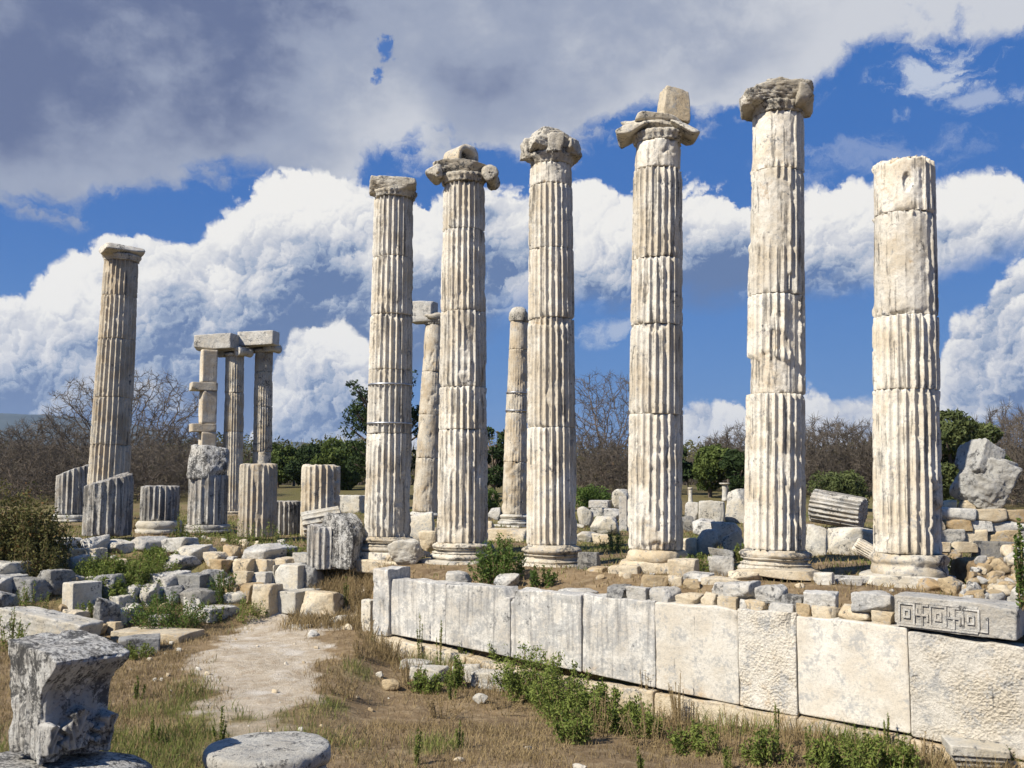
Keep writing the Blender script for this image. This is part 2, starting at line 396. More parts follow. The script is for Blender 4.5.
# ------------------------------------------------------------------ ground
def wallY(X): return 20 - .76*(np.asarray(X, float)+2.74)
def ground(X, Y):
    X = np.asarray(X, float); Y = np.asarray(Y, float)
    P3 = np.stack([X, Y, X*0], -1)
    low = -1.3 - .045*np.clip(X+2.74, 0, 12) - .04*np.clip(20-Y, -4, 9)
    low = low - .26*ss(X, -3.0, -2.0)*(1-ss(X, 2.0, 5.0))*ss(Y, 12, 16)
    low = low + np.clip((9.5-Y)/6.5, 0, 1)*1.65
    ter = np.clip((Y-36)*.036, 0, 1.25)
    Yb = np.interp(X, [-30, -15, -12.5, -10.5, -9, -8, -4.6, -2.9], [9, 12, 15.5, 17.8, 18.8, 19.6, 21.3, 20.6])
    Yt = np.interp(X, [-30, -15, -12.5, -11.5, -10.5, -8, -4.4, -2.9], [13, 16.5, 19.5, 22.5, 24.6, 25.3, 24.2, 23.4])
    tl = ss((Y-Yb)/np.maximum(.5, Yt-Yb), 0.02, .98)
    wy = wallY(X); tw = ss(Y-wy, .2, .5)
    w = ss(X, -3.05, -2.7); t = tl*(1-w) + tw*w
    edge_ = w*(-.30)*(1-ss(Y-wy, .6, 2.6))
    z = low*(1-t) + (ter+edge_)*t
    z = z + .24*np.exp(-((X+12)/3.6)**2)*ss(Y, 22, 26)*(1-ss(Y, 33, 42))
    near = np.clip((90-Y)/60, .25, 1)
    return z + (fbm(P3*.55, 3, 3)*.05 + fbm(P3*2.6, 3, 9)*.022)*near
def hit(px, py, Y0=6.0):
    d = raydir(px, py); Ys = np.concatenate([np.arange(Y0, 45, .04), np.arange(45, 140, .3)]); t = Ys/d[1]
    zz = CZ + d[2]*t; g = ground(d[0]*t, Ys); i = np.argmax(zz < g)
    if zz[i] >= g[i]: i = len(Ys)-1
    return np.array([d[0]*t[i], Ys[i], g[i]])

def axis_coords(a, b, st, lo, hi, gr=1.17):
    c = list(np.arange(a, b+1e-6, st)); s_ = st
    while c[-1] < hi: s_ *= gr; c.append(c[-1]+s_)
    s_ = st; pre = []; x = a
    while x > lo: s_ *= gr; x -= s_; pre.append(x)
    return np.array(pre[::-1]+c)
xs = axis_coords(-13.5, 11.5, .11, -6000, 6000); ys = axis_coords(9, 30, .11, -200, 7000)
GX, GY = np.meshgrid(xs, ys); GZ = ground(GX, GY)
def seg_dist(X, Y, pts):
    best = np.full(X.shape, 1e9); wid = np.ones(X.shape)
    for (a, wa), (b, wb) in zip(pts[:-1], pts[1:]):
        ax, ay = a; vx, vy = b[0]-ax, b[1]-ay; L2 = vx*vx+vy*vy
        t = np.clip(((X-ax)*vx + (Y-ay)*vy)/L2, 0, 1)
        d = np.hypot(X-ax-t*vx, Y-ay-t*vy); k_ = d < best
        best = np.where(k_, d, best); wid = np.where(k_, wa+(wb-wa)*t, wid)
    return best, wid
pp = [(225, 790, .35), (252, 735, .42), (266, 700, .75), (255, 668, 1.0), (262, 648, 1.05), (295, 628, 1.0), (322, 614, .75), (352, 606, .5)]
ppw = [((hit(x, y)[0], hit(x, y)[1]), w) for x, y, w in pp]
def path_mask(X, Y):
    d, w = seg_dist(X, Y, ppw); P3 = np.stack([X, Y, X*0], -1)
    return ss(w*1.12 + .5*fbm(P3*1.1, 4, 21) + .22*fbm(P3*4, 3, 22) - d, -.35, .45)
greens = [(hit(150, 745), 2.3), (hit(190, 700), .35), (hit(560, 690), .9), (hit(870, 750), 1.1), (hit(435, 745), .5), (hit(330, 705), .25), (hit(620, 705), .8)]
def green_mask(X, Y):
    P3 = np.stack([X, Y, X*0], -1); n = fbm(P3*.8, 3, 31)
    g = np.zeros(X.shape)
    for c, r in greens: g = np.maximum(g, 1-np.hypot(X-c[0], Y-c[1])/(r*1.5))
    ter = ss(Y, 20, 23)*.45*(1-ss(-np.abs(X+3.6), -1.2, -.6))
    return ss(g + ter + n*.55, .25, .75)
PM = path_mask(GX, GY)*(1-.45*(1-ss(GY, 13.5, 16))); GM = green_mask(GX, GY)*(1-PM)
gb = MB(); gb.add(np.stack([GX, GY, GZ], -1), grid_quads(len(ys), len(xs), False), A=PM.ravel())
M_ground = bpy.data.materials.new('dry_ground'); M_ground.use_nodes = True
T = NT(M_ground.node_tree); T.n.clear()
tcg = T.add('ShaderNodeTexCoord'); v = tcg.outputs['Object']
pa = T.add('ShaderNodeAttribute', attribute_name='brk').outputs['Fac']; ga = T.add('ShaderNodeAttribute', attribute_name='green').outputs['Fac']
n1 = T.noise(v, .9, 8, .62); n2 = T.noise(v, 5, 8, .68); n3 = T.noise(v, 38, 5, .7); n4 = T.noise(T.vm('ADD', v, (31, 7, 3)), 1.7, 6, .6)
c = T.mix(T.ramp(n1, .35, .66), (.27, .19, .105), (.165, .115, .065))
c = T.mix(T.m('MULTIPLY', T.ramp(n2, .42, .70), .75), c, (.36, .275, .165))
c = T.mix(T.m('MULTIPLY', T.ramp(n4, .52, .66), .5), c, (.14, .095, .055))
c = T.mix(T.m('MULTIPLY', ga, T.ramp(n2, .3, .65, .35, .9)), c, (.13, .14, .035))
pth = T.mix(T.ramp(n2, .35, .7), (.50, .43, .33), (.36, .285, .195))
pth = T.mix(T.ramp(n4, .5, .7), pth, (.58, .525, .44))
c = T.mix(T.ramp(T.m('ADD', pa, T.m('MULTIPLY', T.m('SUBTRACT', n2, .5), .7)), .3, .75), c, pth)
c = T.mix(T.m('MULTIPLY', T.ramp(n3, .50, .74), .55), c, (.10, .07, .04))
far_ = T.add('ShaderNodeSeparateXYZ'); T.l.new(v, far_.inputs[0])
c = T.mix(T.ramp(far_.outputs[1], 38, 60, 0, .75), c, (.115, .10, .04))
b_ = T.add('ShaderNodeBsdfPrincipled'); T.l.new(c, b_.inputs['Base Color']); b_.inputs['Roughness'].default_value = .95; b_.inputs['Specular IOR Level'].default_value = .1
bp = T.add('ShaderNodeBump'); bp.inputs['Strength'].default_value = .9; bp.inputs['Distance'].default_value = .06
T.l.new(T.m('ADD', n2, T.m('MULTIPLY', n3, .5)), bp.inputs['Height']); T.l.new(bp.outputs[0], b_.inputs['Normal'])
T.l.new(b_.outputs[0], T.add('ShaderNodeOutputMaterial').inputs[0])
go = gb.build('ground', M_ground); tag(go, kind='structure')
ag = go.data.attributes.new('green', 'FLOAT', 'POINT'); ag.data.foreach_set('value', GM.ravel().astype(np.float32))

# far hills: a real ridge with depth
hx = np.linspace(-3200, 3200, 220); hy = np.linspace(2600, 4600, 26)
HX, HY = np.meshgrid(hx, hy); tt = (HY-2600)/2000
prof = np.interp(hx/3300.0, [-.9, -.52, -.46, -.38, -.30, -.245, -.2, -.16, -.1, 0, .3, .9], [240, 228, 180, 118, 116, 128, 110, 62, 40, 30, 30, 60])
HZ = (prof[None, :] + fbm(np.stack([HX/420, HY/420, HX*0], -1), 5, 4)*24)*np.sin(np.clip(tt*1.6, 0, 1)*math.pi/2)*1.12 - 5
hb = MB(); hb.add(np.stack([HX, HY, HZ], -1), grid_quads(26, 220, False))
M_hill = simple_mat('hill_scrub_haze_tint', (.028, .042, .040), (.065, .08, .07), .012, .95, attr=False)  # scrub green with the blue of distant haze mixed into the colour
tag(hb.build('hills', M_hill), kind='structure')

# ------------------------------------------------------------------ fluted drums, lathes
FL = np.array([-.06, .06, .13, .3, .5, .7, .87])
def drum_vf(R0, R1, h, seed, fl=1.0, wear=.4, nfl=24, dz=.036, sm=(), chips=(), brk=0.0, brkslope=(0, 0), z_off=0.0, per=7, dep=.118, endwear=1.0, smdep=0.0):
    fls = FL if per == 7 else np.array([-.07, .07, .3, .7])
    th = ((np.arange(nfl)[:, None]+fls[None, :])*2*math.pi/nfl).ravel(); tf = np.tile(fls, nfl)
    nz = max(4, int(h/dz)+1); zz = np.concatenate([[0, .006, .02], np.linspace(.05, max(.06, h-.05), nz), [h-.02, h-.006, h]])
    zz = np.unique(np.clip(zz, 0, h)); nz = len(zz)
    TH, Z = np.meshgrid(th, zz); TF = np.broadcast_to(tf, TH.shape)
    Rz = R0 + (R1-R0)*Z/h
    pos = np.stack([np.sin(TH)*Rz, -np.cos(TH)*Rz, Z+z_off], -1)/.55
    phi = (TH+math.pi) % (2*math.pi) - math.pi
    prof = np.sqrt(np.clip(1-((TF-.5)/.43)**2, 0, 1)); ridge = np.abs(TF) < .1
    lowf = fbm(pos*np.array([1, 1, .55])*1.25, 4, seed)
    A = fl*(1 - .9*ss(lowf+wear*.6-.64, .06, .34))
    SMK = 0.0
    for (p0, p1, z0, z1, s_) in sm:
        nn = fbm(pos*2.2, 3, seed+40)*.22
        k_ = ss(phi-math.radians(p0)+nn, -.05, .08)*ss(math.radians(p1)-phi+nn, -.05, .08)*ss(Z/h-z0+nn*.5, -.01, .03)*ss(z1-Z/h+nn*.5, -.01, .03)
        A = A*(1-s_*k_); SMK = np.maximum(SMK, k_)
    dp = dep*R0
    r = Rz - dp*A*prof - (1-A)*dp*.62 - smdep*SMK
    hi = fbm(pos*np.array([7, 7, 4.5]), 3, seed+3)
    r = r - np.where(ridge, 1, .10)*dp*.42*A*ss(hi+wear*.25, .52, .8)
    r = r + .005*fbm(pos*8, 3, seed+6)*(1.6-A) + .007*fbm(pos*2.1, 2, seed+7)*(1.1-A)
    eb = np.exp(-h*0-np.minimum(Z, h-Z)/.05)
    ch = eb*.055*ss(fbm(pos*3.4, 3, seed+11)+.15*wear, .12, .6)*endwear
    bc = .035*ss(fbm(pos*1.5+9, 3, seed+13), .42, .62)*wear
    r = r - ch - bc - .010*np.exp(-np.minimum(Z, h-Z)/.008)
    bk = (1-A/max(fl, .01))*.6 + ch*12 + bc*10
    for (ph, zf, dph, dzf, dd) in chips:
        dphi = (phi-math.radians(ph)+math.pi) % (2*math.pi)-math.pi
        q = (dphi/math.radians(dph))**2 + ((Z/h-zf)/dzf)**2 + .5*fbm(pos*3, 3, seed+19)
        e = ss(1-q, 0, .35); r = r - dd*e; bk = bk + e
    V = np.stack([np.sin(TH)*r, -np.cos(TH)*r, Z], -1)
    if brk:
        up = ss(Z/h, .0, 1); nb = fbm(np.stack([V[..., 0], V[..., 1], V[..., 0]*0], -1)*2.2+seed, 4, seed+23)
        V[..., 2] += up*(brk*nb + V[..., 0]*brkslope[0] + V[..., 1]*brkslope[1])
    nc = len(th); V = V.reshape(-1, 3); Q = [grid_quads(nz, nc)]; vs = [V]; bks = [np.clip(bk, 0, 1).ravel()]; off = len(V)
    for end in (0, 1):                                     # caps: shrinking rings
        ring = V[-nc:] if end else V[:nc]; prev = np.arange((nz-1)*nc, nz*nc) if end else np.arange(nc)
        for s_ in (.93, .78, .55, .3, .06):
            q = ring*np.array([s_, s_, 1]); q[:, 2] = ring[:, 2]*s_ + ring[:, 2].mean()*(1-s_)
            jz = fbm(q*3.1, 4, seed+29)*(.02+.9*abs(brk)*(.4 if s_ < .9 else .2)); q[:, 2] += jz + (.012 if end else -.0)*(s_ < .9)
            cur = np.arange(off, off+nc); nxt = np.roll(np.arange(nc), -1)
            f = np.stack([prev, prev[nxt], cur[nxt], cur], -1); Q.append(f if end else f[:, ::-1])
            vs.append(q); bks.append(np.full(nc, .3)); off += nc; prev = cur
        Q.append(np.stack([prev[:-2:2], prev[1:-1:2], prev[2::2], prev[2::2]], -1)[:0])
        c_ = ring.mean(0)
        vs.append(np.array([[0, 0, c_[2]]])); bks.append(np.array([.3])); ci = off; off += 1
        nx = np.roll(prev, -1); tq = np.stack([prev, nx, np.full(nc, ci)], -1)
        drum_vf.tris = getattr(drum_vf, 'tris', []); drum_vf.tris.append(tq if end else tq[:, ::-1])
    Tt = np.concatenate(drum_vf.tris); drum_vf.tris = []
    return np.concatenate(vs), np.concatenate(Q), Tt, np.concatenate(bks)
def add_drum(mb, *a, M=None, **k_):
    V, Q, Tt, B = drum_vf(*a, **k_); return mb.add(V, Q, Tt, B, M)
def lathe(mb, prof, seed=0, nth=56, amp=.012, wave=None, M=None, A=0.0, chip=.03):
    pr = [prof[0]]
    for a, b in zip(prof[:-1], prof[1:]):
        k_ = max(1, int(math.hypot(b[0]-a[0], b[1]-a[1])/.05))
        pr += [(a[0]+(b[0]-a[0])*i/k_, a[1]+(b[1]-a[1])*i/k_) for i in range(1, k_+1)]
    th = np.linspace(0, 2*math.pi, nth, endpoint=False); r = np.array([p[0] for p in pr]); z = np.array([p[1] for p in pr])
    TH, Rr = np.meshgrid(th, r); Z = np.repeat(z[:, None], nth, 1)
    pos = np.stack([np.sin(TH)*Rr, -np.cos(TH)*Rr, Z], -1)
    d = amp*fbm(pos*5, 4, seed) - chip*ss(fbm(pos*2.2, 3, seed+5), .15, .6)
    if wave: d = d + wave[1]*np.sin(TH*wave[0])
    Rr = np.maximum(Rr + d*np.clip(Rr*4, 0, 1), 0)
    V = np.stack([np.sin(TH)*Rr, -np.cos(TH)*Rr, Z + .6*amp*fbm(pos*4+3, 3, seed+2)], -1)
    mb.add(V, grid_quads(len(pr), nth), A=A, M=M); return mb
def torus_prof(r, z0, z1, bulge):
    zs = np.linspace(0, 1, 7); return [(r+bulge*math.sin(math.pi*t), z0+(z1-z0)*t) for t in zs]
def arch_block(w, h, d, hollow, seed):
    t = np.linspace(0, math.pi, 25); k_ = np.abs(np.cos(t))**.75*np.sign(np.cos(t)); x = np.r_[w/2, -k_[::-1][::-1]*-w/2, -w/2]; z = np.r_[0, h*.35+h*.65*np.sin(t)**.8, 0]
    n = len(x); mb = MB(); ys = [(-d/2, 1), (-d/2+.02, 1.0), (0, 1), (d/2-.02, 1), (d/2, .96)]
    rings = [(x*.66, z*.74, -d/2+hollow), (x*.70, z*.78, -d/2+.01)] + [(x*s_, z*s_, y) for y, s_ in ys]
    V = np.concatenate([np.stack([a_, np.full(n, b_), c_], -1) for a_, c_, b_ in rings]); V += fbm(V*4+seed, 4, seed)[:, None]*.03
    Q = grid_quads(len(rings), n); ci = len(V); V = np.vstack([V, [[0, -d/2+hollow, h*.3]], [[0, d/2, h*.4]]]); i = np.arange(n); j = np.roll(i, -1)
    o = (len(rings)-1)*n
    mb.add(V, Q, np.concatenate([np.stack([j, i, np.full(n, ci)], -1), np.stack([o+i, o+j, np.full(n, ci+1)], -1)])); return mb
def add_rock(mb, dims, seed, M=None, **k_):
    V, Q = rock(dims, seed, **k_); return mb.add(V, Q, A=0.0, M=M)

# ------------------------------------------------------------------ the columns
def column(name, label, group, Y, pxb, pyb, pys, pyt, pxt, wb, wt, joints, base=None, capital=None, drums=None, mat=None, seed=1, wear=.4, per=7, dz=.036, bands=(), nfl=24, rot=None, square_plinth=False):
    mat = mat or M_col
    B = W(pxb, pyb, Y); X0, z0 = B[0], B[2]
    lv = [pys]+list(joints)+[pyt]; zl = [W(pxb, p, Y)[2]-z0 for p in lv]
    Xt = W(pxt, pyt, Y)[0]; tilt = math.atan2(Xt-X0, zl[-1])
    Rb = wb/2*depth_of(Y, z0)/FPX; Rt = wt/2*depth_of(Y, z0+zl[-1])/FPX
    e = empty(name, (X0, Y, z0), label, 'column', group, (0, tilt, 0))
    fa = math.atan2(-X0, Y) if rot is None else rot
    def rad(z):
        t = (z-zl[0])/(zl[-1]-zl[0]); return Rb + (Rt-Rb)*(t**1.25)
    rng = random.Random(seed)
    for i in range(len(zl)-1):
        kw = dict(wear=wear); kw.update((drums or {}).get(i, {}))
        h = zl[i+1]-zl[i]-.006
        mb = MB(); add_drum(mb, rad(zl[i]), rad(zl[i+1]), h, seed*31+i*7, z_off=i*3.3, per=per, dz=dz, nfl=nfl, **kw)
        mb.build('drum', mat, e, (rng.uniform(-.008, .008), rng.uniform(-.008, .008), zl[i]+.003), (0, 0, fa + rng.uniform(-.03, .03)))
    if base: base(e, zl[0], Rb, fa, seed)
    if capital: capital(e, zl[-1], Rt, fa, seed)
    for p in bands:
        z = W(pxb, p, Y)[2]-z0; r = rad(z)+.006
        mb = MB(); lathe(mb, [(r-.02, -.02), (r, -.02), (r, .02), (r-.02, .02)], 0, 64, 0, chip=0)
        mb.build('steel_band', L_metal, e, (0, 0, z))
    return e, zl, Rt, fa

def attic(mode=0, sq=True, mat=None, pl=1.0):
    def f(e, h, Rb, fa, seed):
        m_ = mat or M_base; hp = h*.36 if sq else 0
        if sq:
            mb = MB(); add_rock(mb, (Rb*2.62*pl, Rb*2.62*pl, hp*1.04), seed+2, blk=12, n=20, amp=.035, cuts=5, cutd=.92, fr=3)
            mb.build('plinth', m_, e, (0, 0, hp/2), (0, 0, R(-32)))
        g = h-hp; mb = MB()
        p = [(.05, 0)] + torus_prof(Rb*1.15, 0, g*.36, g*.15) + [(Rb*1.10, g*.365), (Rb*1.17, g*.40), (Rb*1.17, g*.44), (Rb*1.06, g*.46), (Rb*1.03, g*.54), (Rb*1.05, g*.60), (Rb*1.12, g*.62), (Rb*1.12, g*.66), (Rb*1.04, g*.67)] + torus_prof(Rb*1.1, g*.68, g*.92, g*.1) + [(Rb*1.03, g*.93), (Rb*1.0, g), (.05, g)]
        lathe(mb, p, seed+4, 84, .014, chip=.07)
        mb.build('base', m_, e, (0, 0, hp))
    return f

def echinus(mb, Rt, h, seed):
    lathe(mb, [(.05, 0), (Rt*1.0, 0), (Rt*1.04, h*.15), (Rt*1.02, h*.3), (Rt*1.10, h*.55), (Rt*1.17, h*.85), (Rt*1.1, h), (.05, h)], seed, 96, .012, wave=(24, .016), chip=.05)

def cap_flat(e, z, Rt, fa, seed):                                   # worn slab with an overhang on the left
    mb = MB(); echinus(mb, Rt*1.02, .17, seed)
    add_rock(mb, (1.06, 1.06, .34), seed+1, M=TR((-.04, 0, .26), (0, .03, 0)), blk=6, n=26, amp=.13, cuts=8, cutd=.84, fr=3)
    add_rock(mb, (.62, .8, .14), seed+2, M=TR((-.05, 0, .40), (0, .12, .2)), blk=4, n=12, amp=.12, cuts=5)
    mb.build('capital', M_cap, e, (0, 0, z), (0, 0, fa))
def cap_volute(e, z, Rt, fa, seed):                                 # Ionic: bolster with hanging scrolls
    mb = MB(); echinus(mb, Rt, .20, seed)
    add_rock(mb, (1.35, .92, .27), seed+1, M=TR((-.02, 0, .33), (0, .12, 0)), blk=5, n=28, amp=.11, cuts=5, cutd=.9, fr=3)
    for sx, r_ in ((-1, .15), (1, .175)):
        s_ = MB(); prof = [(.02, -.43), (r_*.55, -.45), (r_*.9, -.43), (r_, -.38), (r_*.86, -.2), (r_*.8, 0), (r_*.86, .2), (r_, .38), (r_*.9, .43), (.02, .43)]
        lathe(s_, prof, seed+7+sx, 32, .045, chip=.12); V, Q, T_, A = s_.arrays(); V = V*np.array([1, 1.15, 1])
        mb.add(V, Q, T_, A, TR((sx*.62, 0, .22 if sx < 0 else .19), (R(90), 0, R(-7)*sx)))
    add_rock(mb, (.5, 1.0, .3), seed+5, M=TR((-.6, 0, .29), (0, -.65, 0)), blk=3.3, n=18, amp=.12, cuts=4)
    mb.build('capital', M_cap, e, (0, 0, z), (0, 0, fa))
def cap_block(e, z, Rt, fa, seed):                                  # chunky broken bell with corner stumps
    mb = MB(); echinus(mb, Rt*.98, .22, seed)
    add_rock(mb, (1.06, 1.02, .42), seed+1, M=TR((0, 0, .40), (0, .05, R(20))), blk=7, n=30, amp=.19, cuts=9, cutd=.86, fr=4)
    for a, r_, zz in ((-70, .48, .30), (60, .49, .36), (10, .42, .36), (150, .45, .34)):
        add_rock(mb, (.34, .30, .40), seed+a, M=TR((math.sin(R(a))*r_, -math.cos(R(a))*r_, zz), (0, 0, R(a))), blk=4, n=12, amp=.2, cuts=5)
    add_rock(mb, (.62, .6, .26), seed+8, M=TR((-.02, 0, .66), (0, .25, .4)), blk=4, n=12, amp=.12, cuts=7, cutd=.78)
    mb.build('capital', M_cap, e, (0, 0, z), (0, 0, fa))
def cap_wing(e, z, Rt, fa, seed):                                   # wide wing-shaped worn Ionic capital
    mb = MB(); echinus(mb, Rt*.97, .20, seed)
    add_rock(mb, (1.5, .98, .30), seed+1, M=TR((0, 0, .33), (0, .04, 0)), blk=3.2, n=32, amp=.13, cuts=8, cutd=.86, fr=4)
    add_rock(mb, (.6, .9, .20), seed+2, M=TR((-.52, 0, .25), (0, -.42, 0)), blk=3.5, n=14, amp=.1, cuts=4)
    add_rock(mb, (.6, .9, .20), seed+3, M=TR((.52, 0, .23), (0, .46, 0)), blk=3.5, n=14, amp=.1, cuts=4)
    add_rock(mb, (.9, .7, .15), seed+4, M=TR((.0, 0, .46), (0, .1, .2)), blk=4, n=14, amp=.12, cuts=5)
    mb.build('capital', M_cap, e, (0, 0, z), (0, 0, fa))
def cap_heavy(e, z, Rt, fa, seed):                                  # heavy dark rounded capital
    mb = MB(); echinus(mb, Rt*.98, .20, seed)
    add_rock(mb, (1.24, 1.14, .40), seed+1, M=TR((0, 0, .34), (0, 0, R(8))), blk=3.9, n=34, amp=.17, cuts=7, cutd=.88, fr=4)
    add_rock(mb, (.6, .7, .22), seed+2, M=TR((.08, -.2, .50), (.15, .1, .2)), blk=3.5, n=14, amp=.12, cuts=5)
    add_rock(mb, (.36, 1.1, .40), seed+3, M=TR((-.50, 0, .28), (0, -.1, 0)), blk=4, n=18, amp=.2, cuts=5)
    add_rock(mb, (.34, 1.1, .40), seed+4, M=TR((.48, 0, .26), (0, .1, 0)), blk=4, n=14, amp=.10, cuts=5)
    mb.build('capital', M_cap, e, (0, 0, z), (0, 0, fa))
def cap_small(e, z, Rt, fa, seed):
    mb = MB(); echinus(mb, Rt, .2, seed)
    add_rock(mb, (Rt*2.5, Rt*2.4, .34), seed+1, M=TR((0, 0, .32), (0, 0, .3)), blk=5, n=14, amp=.10, cuts=6)
    mb.build('capital', M_cap, e, (0, 0, z), (0, 0, fa))
def cap_round(e, z, Rt, fa, seed):
    mb = MB(); lathe(mb, [(.02, 0), (Rt*1.05, 0), (Rt*1.12, .15), (Rt*1.08, .34), (Rt*.8, .5), (Rt*.4, .57), (.02, .58)], seed, 32, .03, chip=.08)
    mb.build('capital', M_cap, e, (0, 0, z), (0, 0, fa))
def cap_ionic_far(e, z, Rt, fa, seed):
    mb = MB(); lathe(mb, [(.05, 0), (Rt, 0), (Rt*1.12, .14), (.05, .14)], seed, 32, .01)
    add_rock(mb, (Rt*3.0, Rt*2.1, .16), seed+1, M=TR((0, 0, .30)), blk=10, n=10, amp=.03, cuts=2)
    for sx in (-1, 1):
        s_ = MB(); lathe(s_, [(.02, -Rt), (.2, -Rt), (.16, 0), (.2, Rt), (.02, Rt)], seed+3, 20, .01); V, Q, T_, A = s_.arrays()
        mb.add(V, Q, T_, A, TR((sx*Rt*1.32, 0, .17), (R(90), 0, 0)))
    mb.build('capital', M_cap, e, (0, 0, z), (0, 0, R(-30)))

G1 = 'fluted columns of the front row'
front = []
front.append(column('fluted_column', 'fluted marble column with two steel bands and a flat broken capital, beside a pale boulder', G1, 23.1, 387, 559, 536, 200, 394, 47, 39,
    [434, 371, 316, 259], attic(), cap_flat, {0: dict(sm=[(20, 80, 0, .62, .9)], chips=[(-30, .0, 45, .13, .035)], wear=.5), 2: dict(chips=[(20, 1.0, 50, .08, .03)]), 4: dict(wear=.25)}, seed=11, bands=(385.5, 424)))
front.append(column('fluted_column', 'fluted marble column whose capital carries hanging scrolls and a small tunnel-shaped block', G1, 22.1, 462, 568, 542, 186, 464, 51.5, 41.5,
    [430, 388, 313, 232], attic(), cap_volute, {2: dict(chips=[(75, .1, 22, .28, .06)]), 0: dict(wear=.45)}, seed=22))
front.append(column('fluted_column', 'fluted marble column with ochre stained joint and chunky broken capital above a green bush', G1, 20.9, 552, 588, 544, 167, 550.5, 51, 43,
    [428, 320, 251, 188], attic(pl=1.02), cap_block, {4: dict(sm=[(-100, 45, 0, 1, .95)], wear=.2), 1: dict(wear=.45, chips=[(-20, .97, 70, .05, .03)]), 0: dict(wear=.3)}, seed=33))
front.append(column('fluted_column', 'fluted marble column with a wide winged capital that carries an upright stone chunk', G1, 19.5, 655, 573, 549, 145, 658, 56, 48,
    [415, 326.5, 261, 172], None, cap_wing, {4: dict(fl=.05, wear=.8), 1: dict(chips=[(-5, .97, 28, .09, .045)]), 0: dict(wear=.45, chips=[(10, .0, 48, .07, .05)])}, seed=44))
front.append(column('fluted_column', 'tallest marble column, half smooth with a diagonal break and a heavy dark capital', G1, 18.3, 775, 573, 549, 118, 777, 60.5, 51.5,
    [395, 297, 174], attic(sq=False, mat=M_base), cap_heavy, {3: dict(sm=[(-110, 40, 0, 1, .96)], wear=.15), 2: dict(sm=[(-120, 30, .40, 1, .93), (-40, 25, 0, .5, .5)], wear=.25, chips=[(30, .06, 8, .1, .05)]),
     1: dict(sm=[(-120, 18, -.1, .36, 1.0), (22, 60, -.1, 1.1, .8)], wear=.1, smdep=.04, chips=[(0, .52, 26, .10, .02)]), 0: dict(wear=.45, chips=[(40, .32, 12, .16, .04)])}, seed=55))
front.append(column('fluted_column', 'headless marble column with a rounded broken top and upper drums worn smooth', G1, 17.1, 909, 584, 553, 161, 903, 66, 59.5,
    [391, 318, 217], None, None, {3: dict(sm=[(-120, 40, 0, 1, .97)], wear=.2, brk=.10, chips=[(10, .52, 9, .2, .06), (-25, 1.0, 30, .12, .10), (0, 1.0, 180, .03, .06)]), 2: dict(sm=[(-120, 45, 0, 1, .95)], wear=.15, chips=[(0, .0, 40, .03, .03)]),
     1: dict(wear=.2), 0: dict(wear=.4, chips=[(70, .05, 28, .42, .14)])}, seed=66))
# broken bases of the last columns
def base4(e, h, Rb, fa, seed):
    mb = MB(); lathe(mb, [(.05, h*.45)] + torus_prof(Rb*1.08, h*.5, h*.95, h*.08) + [(Rb, h), (.05, h)], seed, 72, .02, chip=.09)
    mb.build('base', M_cream, e)
    mb = MB(); add_rock(mb, (Rb*2.3, Rb*2.2, h*.62), seed+1, M=TR((0, 0, h*.24)), blk=6, n=20, amp=.08, cuts=6)
    mb.build('plinth', M_cream, e, rot=(0, 0, R(-25)))
def base6(e, h, Rb, fa, seed):
    mb = MB(); lathe(mb, [(.05, h*.2)] + torus_prof(Rb*1.04, h*.25, h*.62, h*.05) + torus_prof(Rb*1.05, h*.66, h*.97, h*.10) + [(Rb, h), (.05, h)], seed, 72, .02, chip=.07)
    mb.build('base', M_base, e)
    mb = MB(); add_rock(mb, (Rb*2.4, Rb*2.3, h*.42), seed+1, M=TR((0, 0, h*.14)), blk=9, n=20, amp=.06, cuts=6)
    mb.build('plinth', M_white, e, rot=(0, 0, R(-32)))
base4(front[3][0], front[3][1][0], .54, 0, 401); base6(front[5][0], front[5][1][0], .57, 0, 402)

def on_column(i, name, label, cat, dims, off, rot, seed, mat, extra=None, **k_):
    e, zl, Rt, fa = front[i]; p = Vector(e.location) + Vector((math.tan(e.rotation_euler.y)*zl[-1], 0, zl[-1])) + Vector(off)
    mb = MB(); add_rock(mb, dims, seed, **k_)
    if extra: extra(mb)
    return tag(mb.build(name, mat, None, p, rot), label, cat)
e, zl, Rt, fa = front[1]
tag(arch_block(.56, .46, .60, .52, 71).build('arched_block', M_base, None, Vector(e.location)+Vector((math.tan(e.rotation_euler.y)*zl[-1]-.09, 0, zl[-1]+.42)), (0, .05, R(40))), 'small tunnel-shaped stone block on the capital with hanging scrolls', 'stone block')
on_column(3, 'upright_chunk', 'upright rough stone chunk standing on the winged capital', 'stone block', (.60, .46, .68), (.33, 0, .78), (0, .10, R(12)), 72, M_cream, blk=10, n=24, amp=.07, cuts=4, taper=.16)

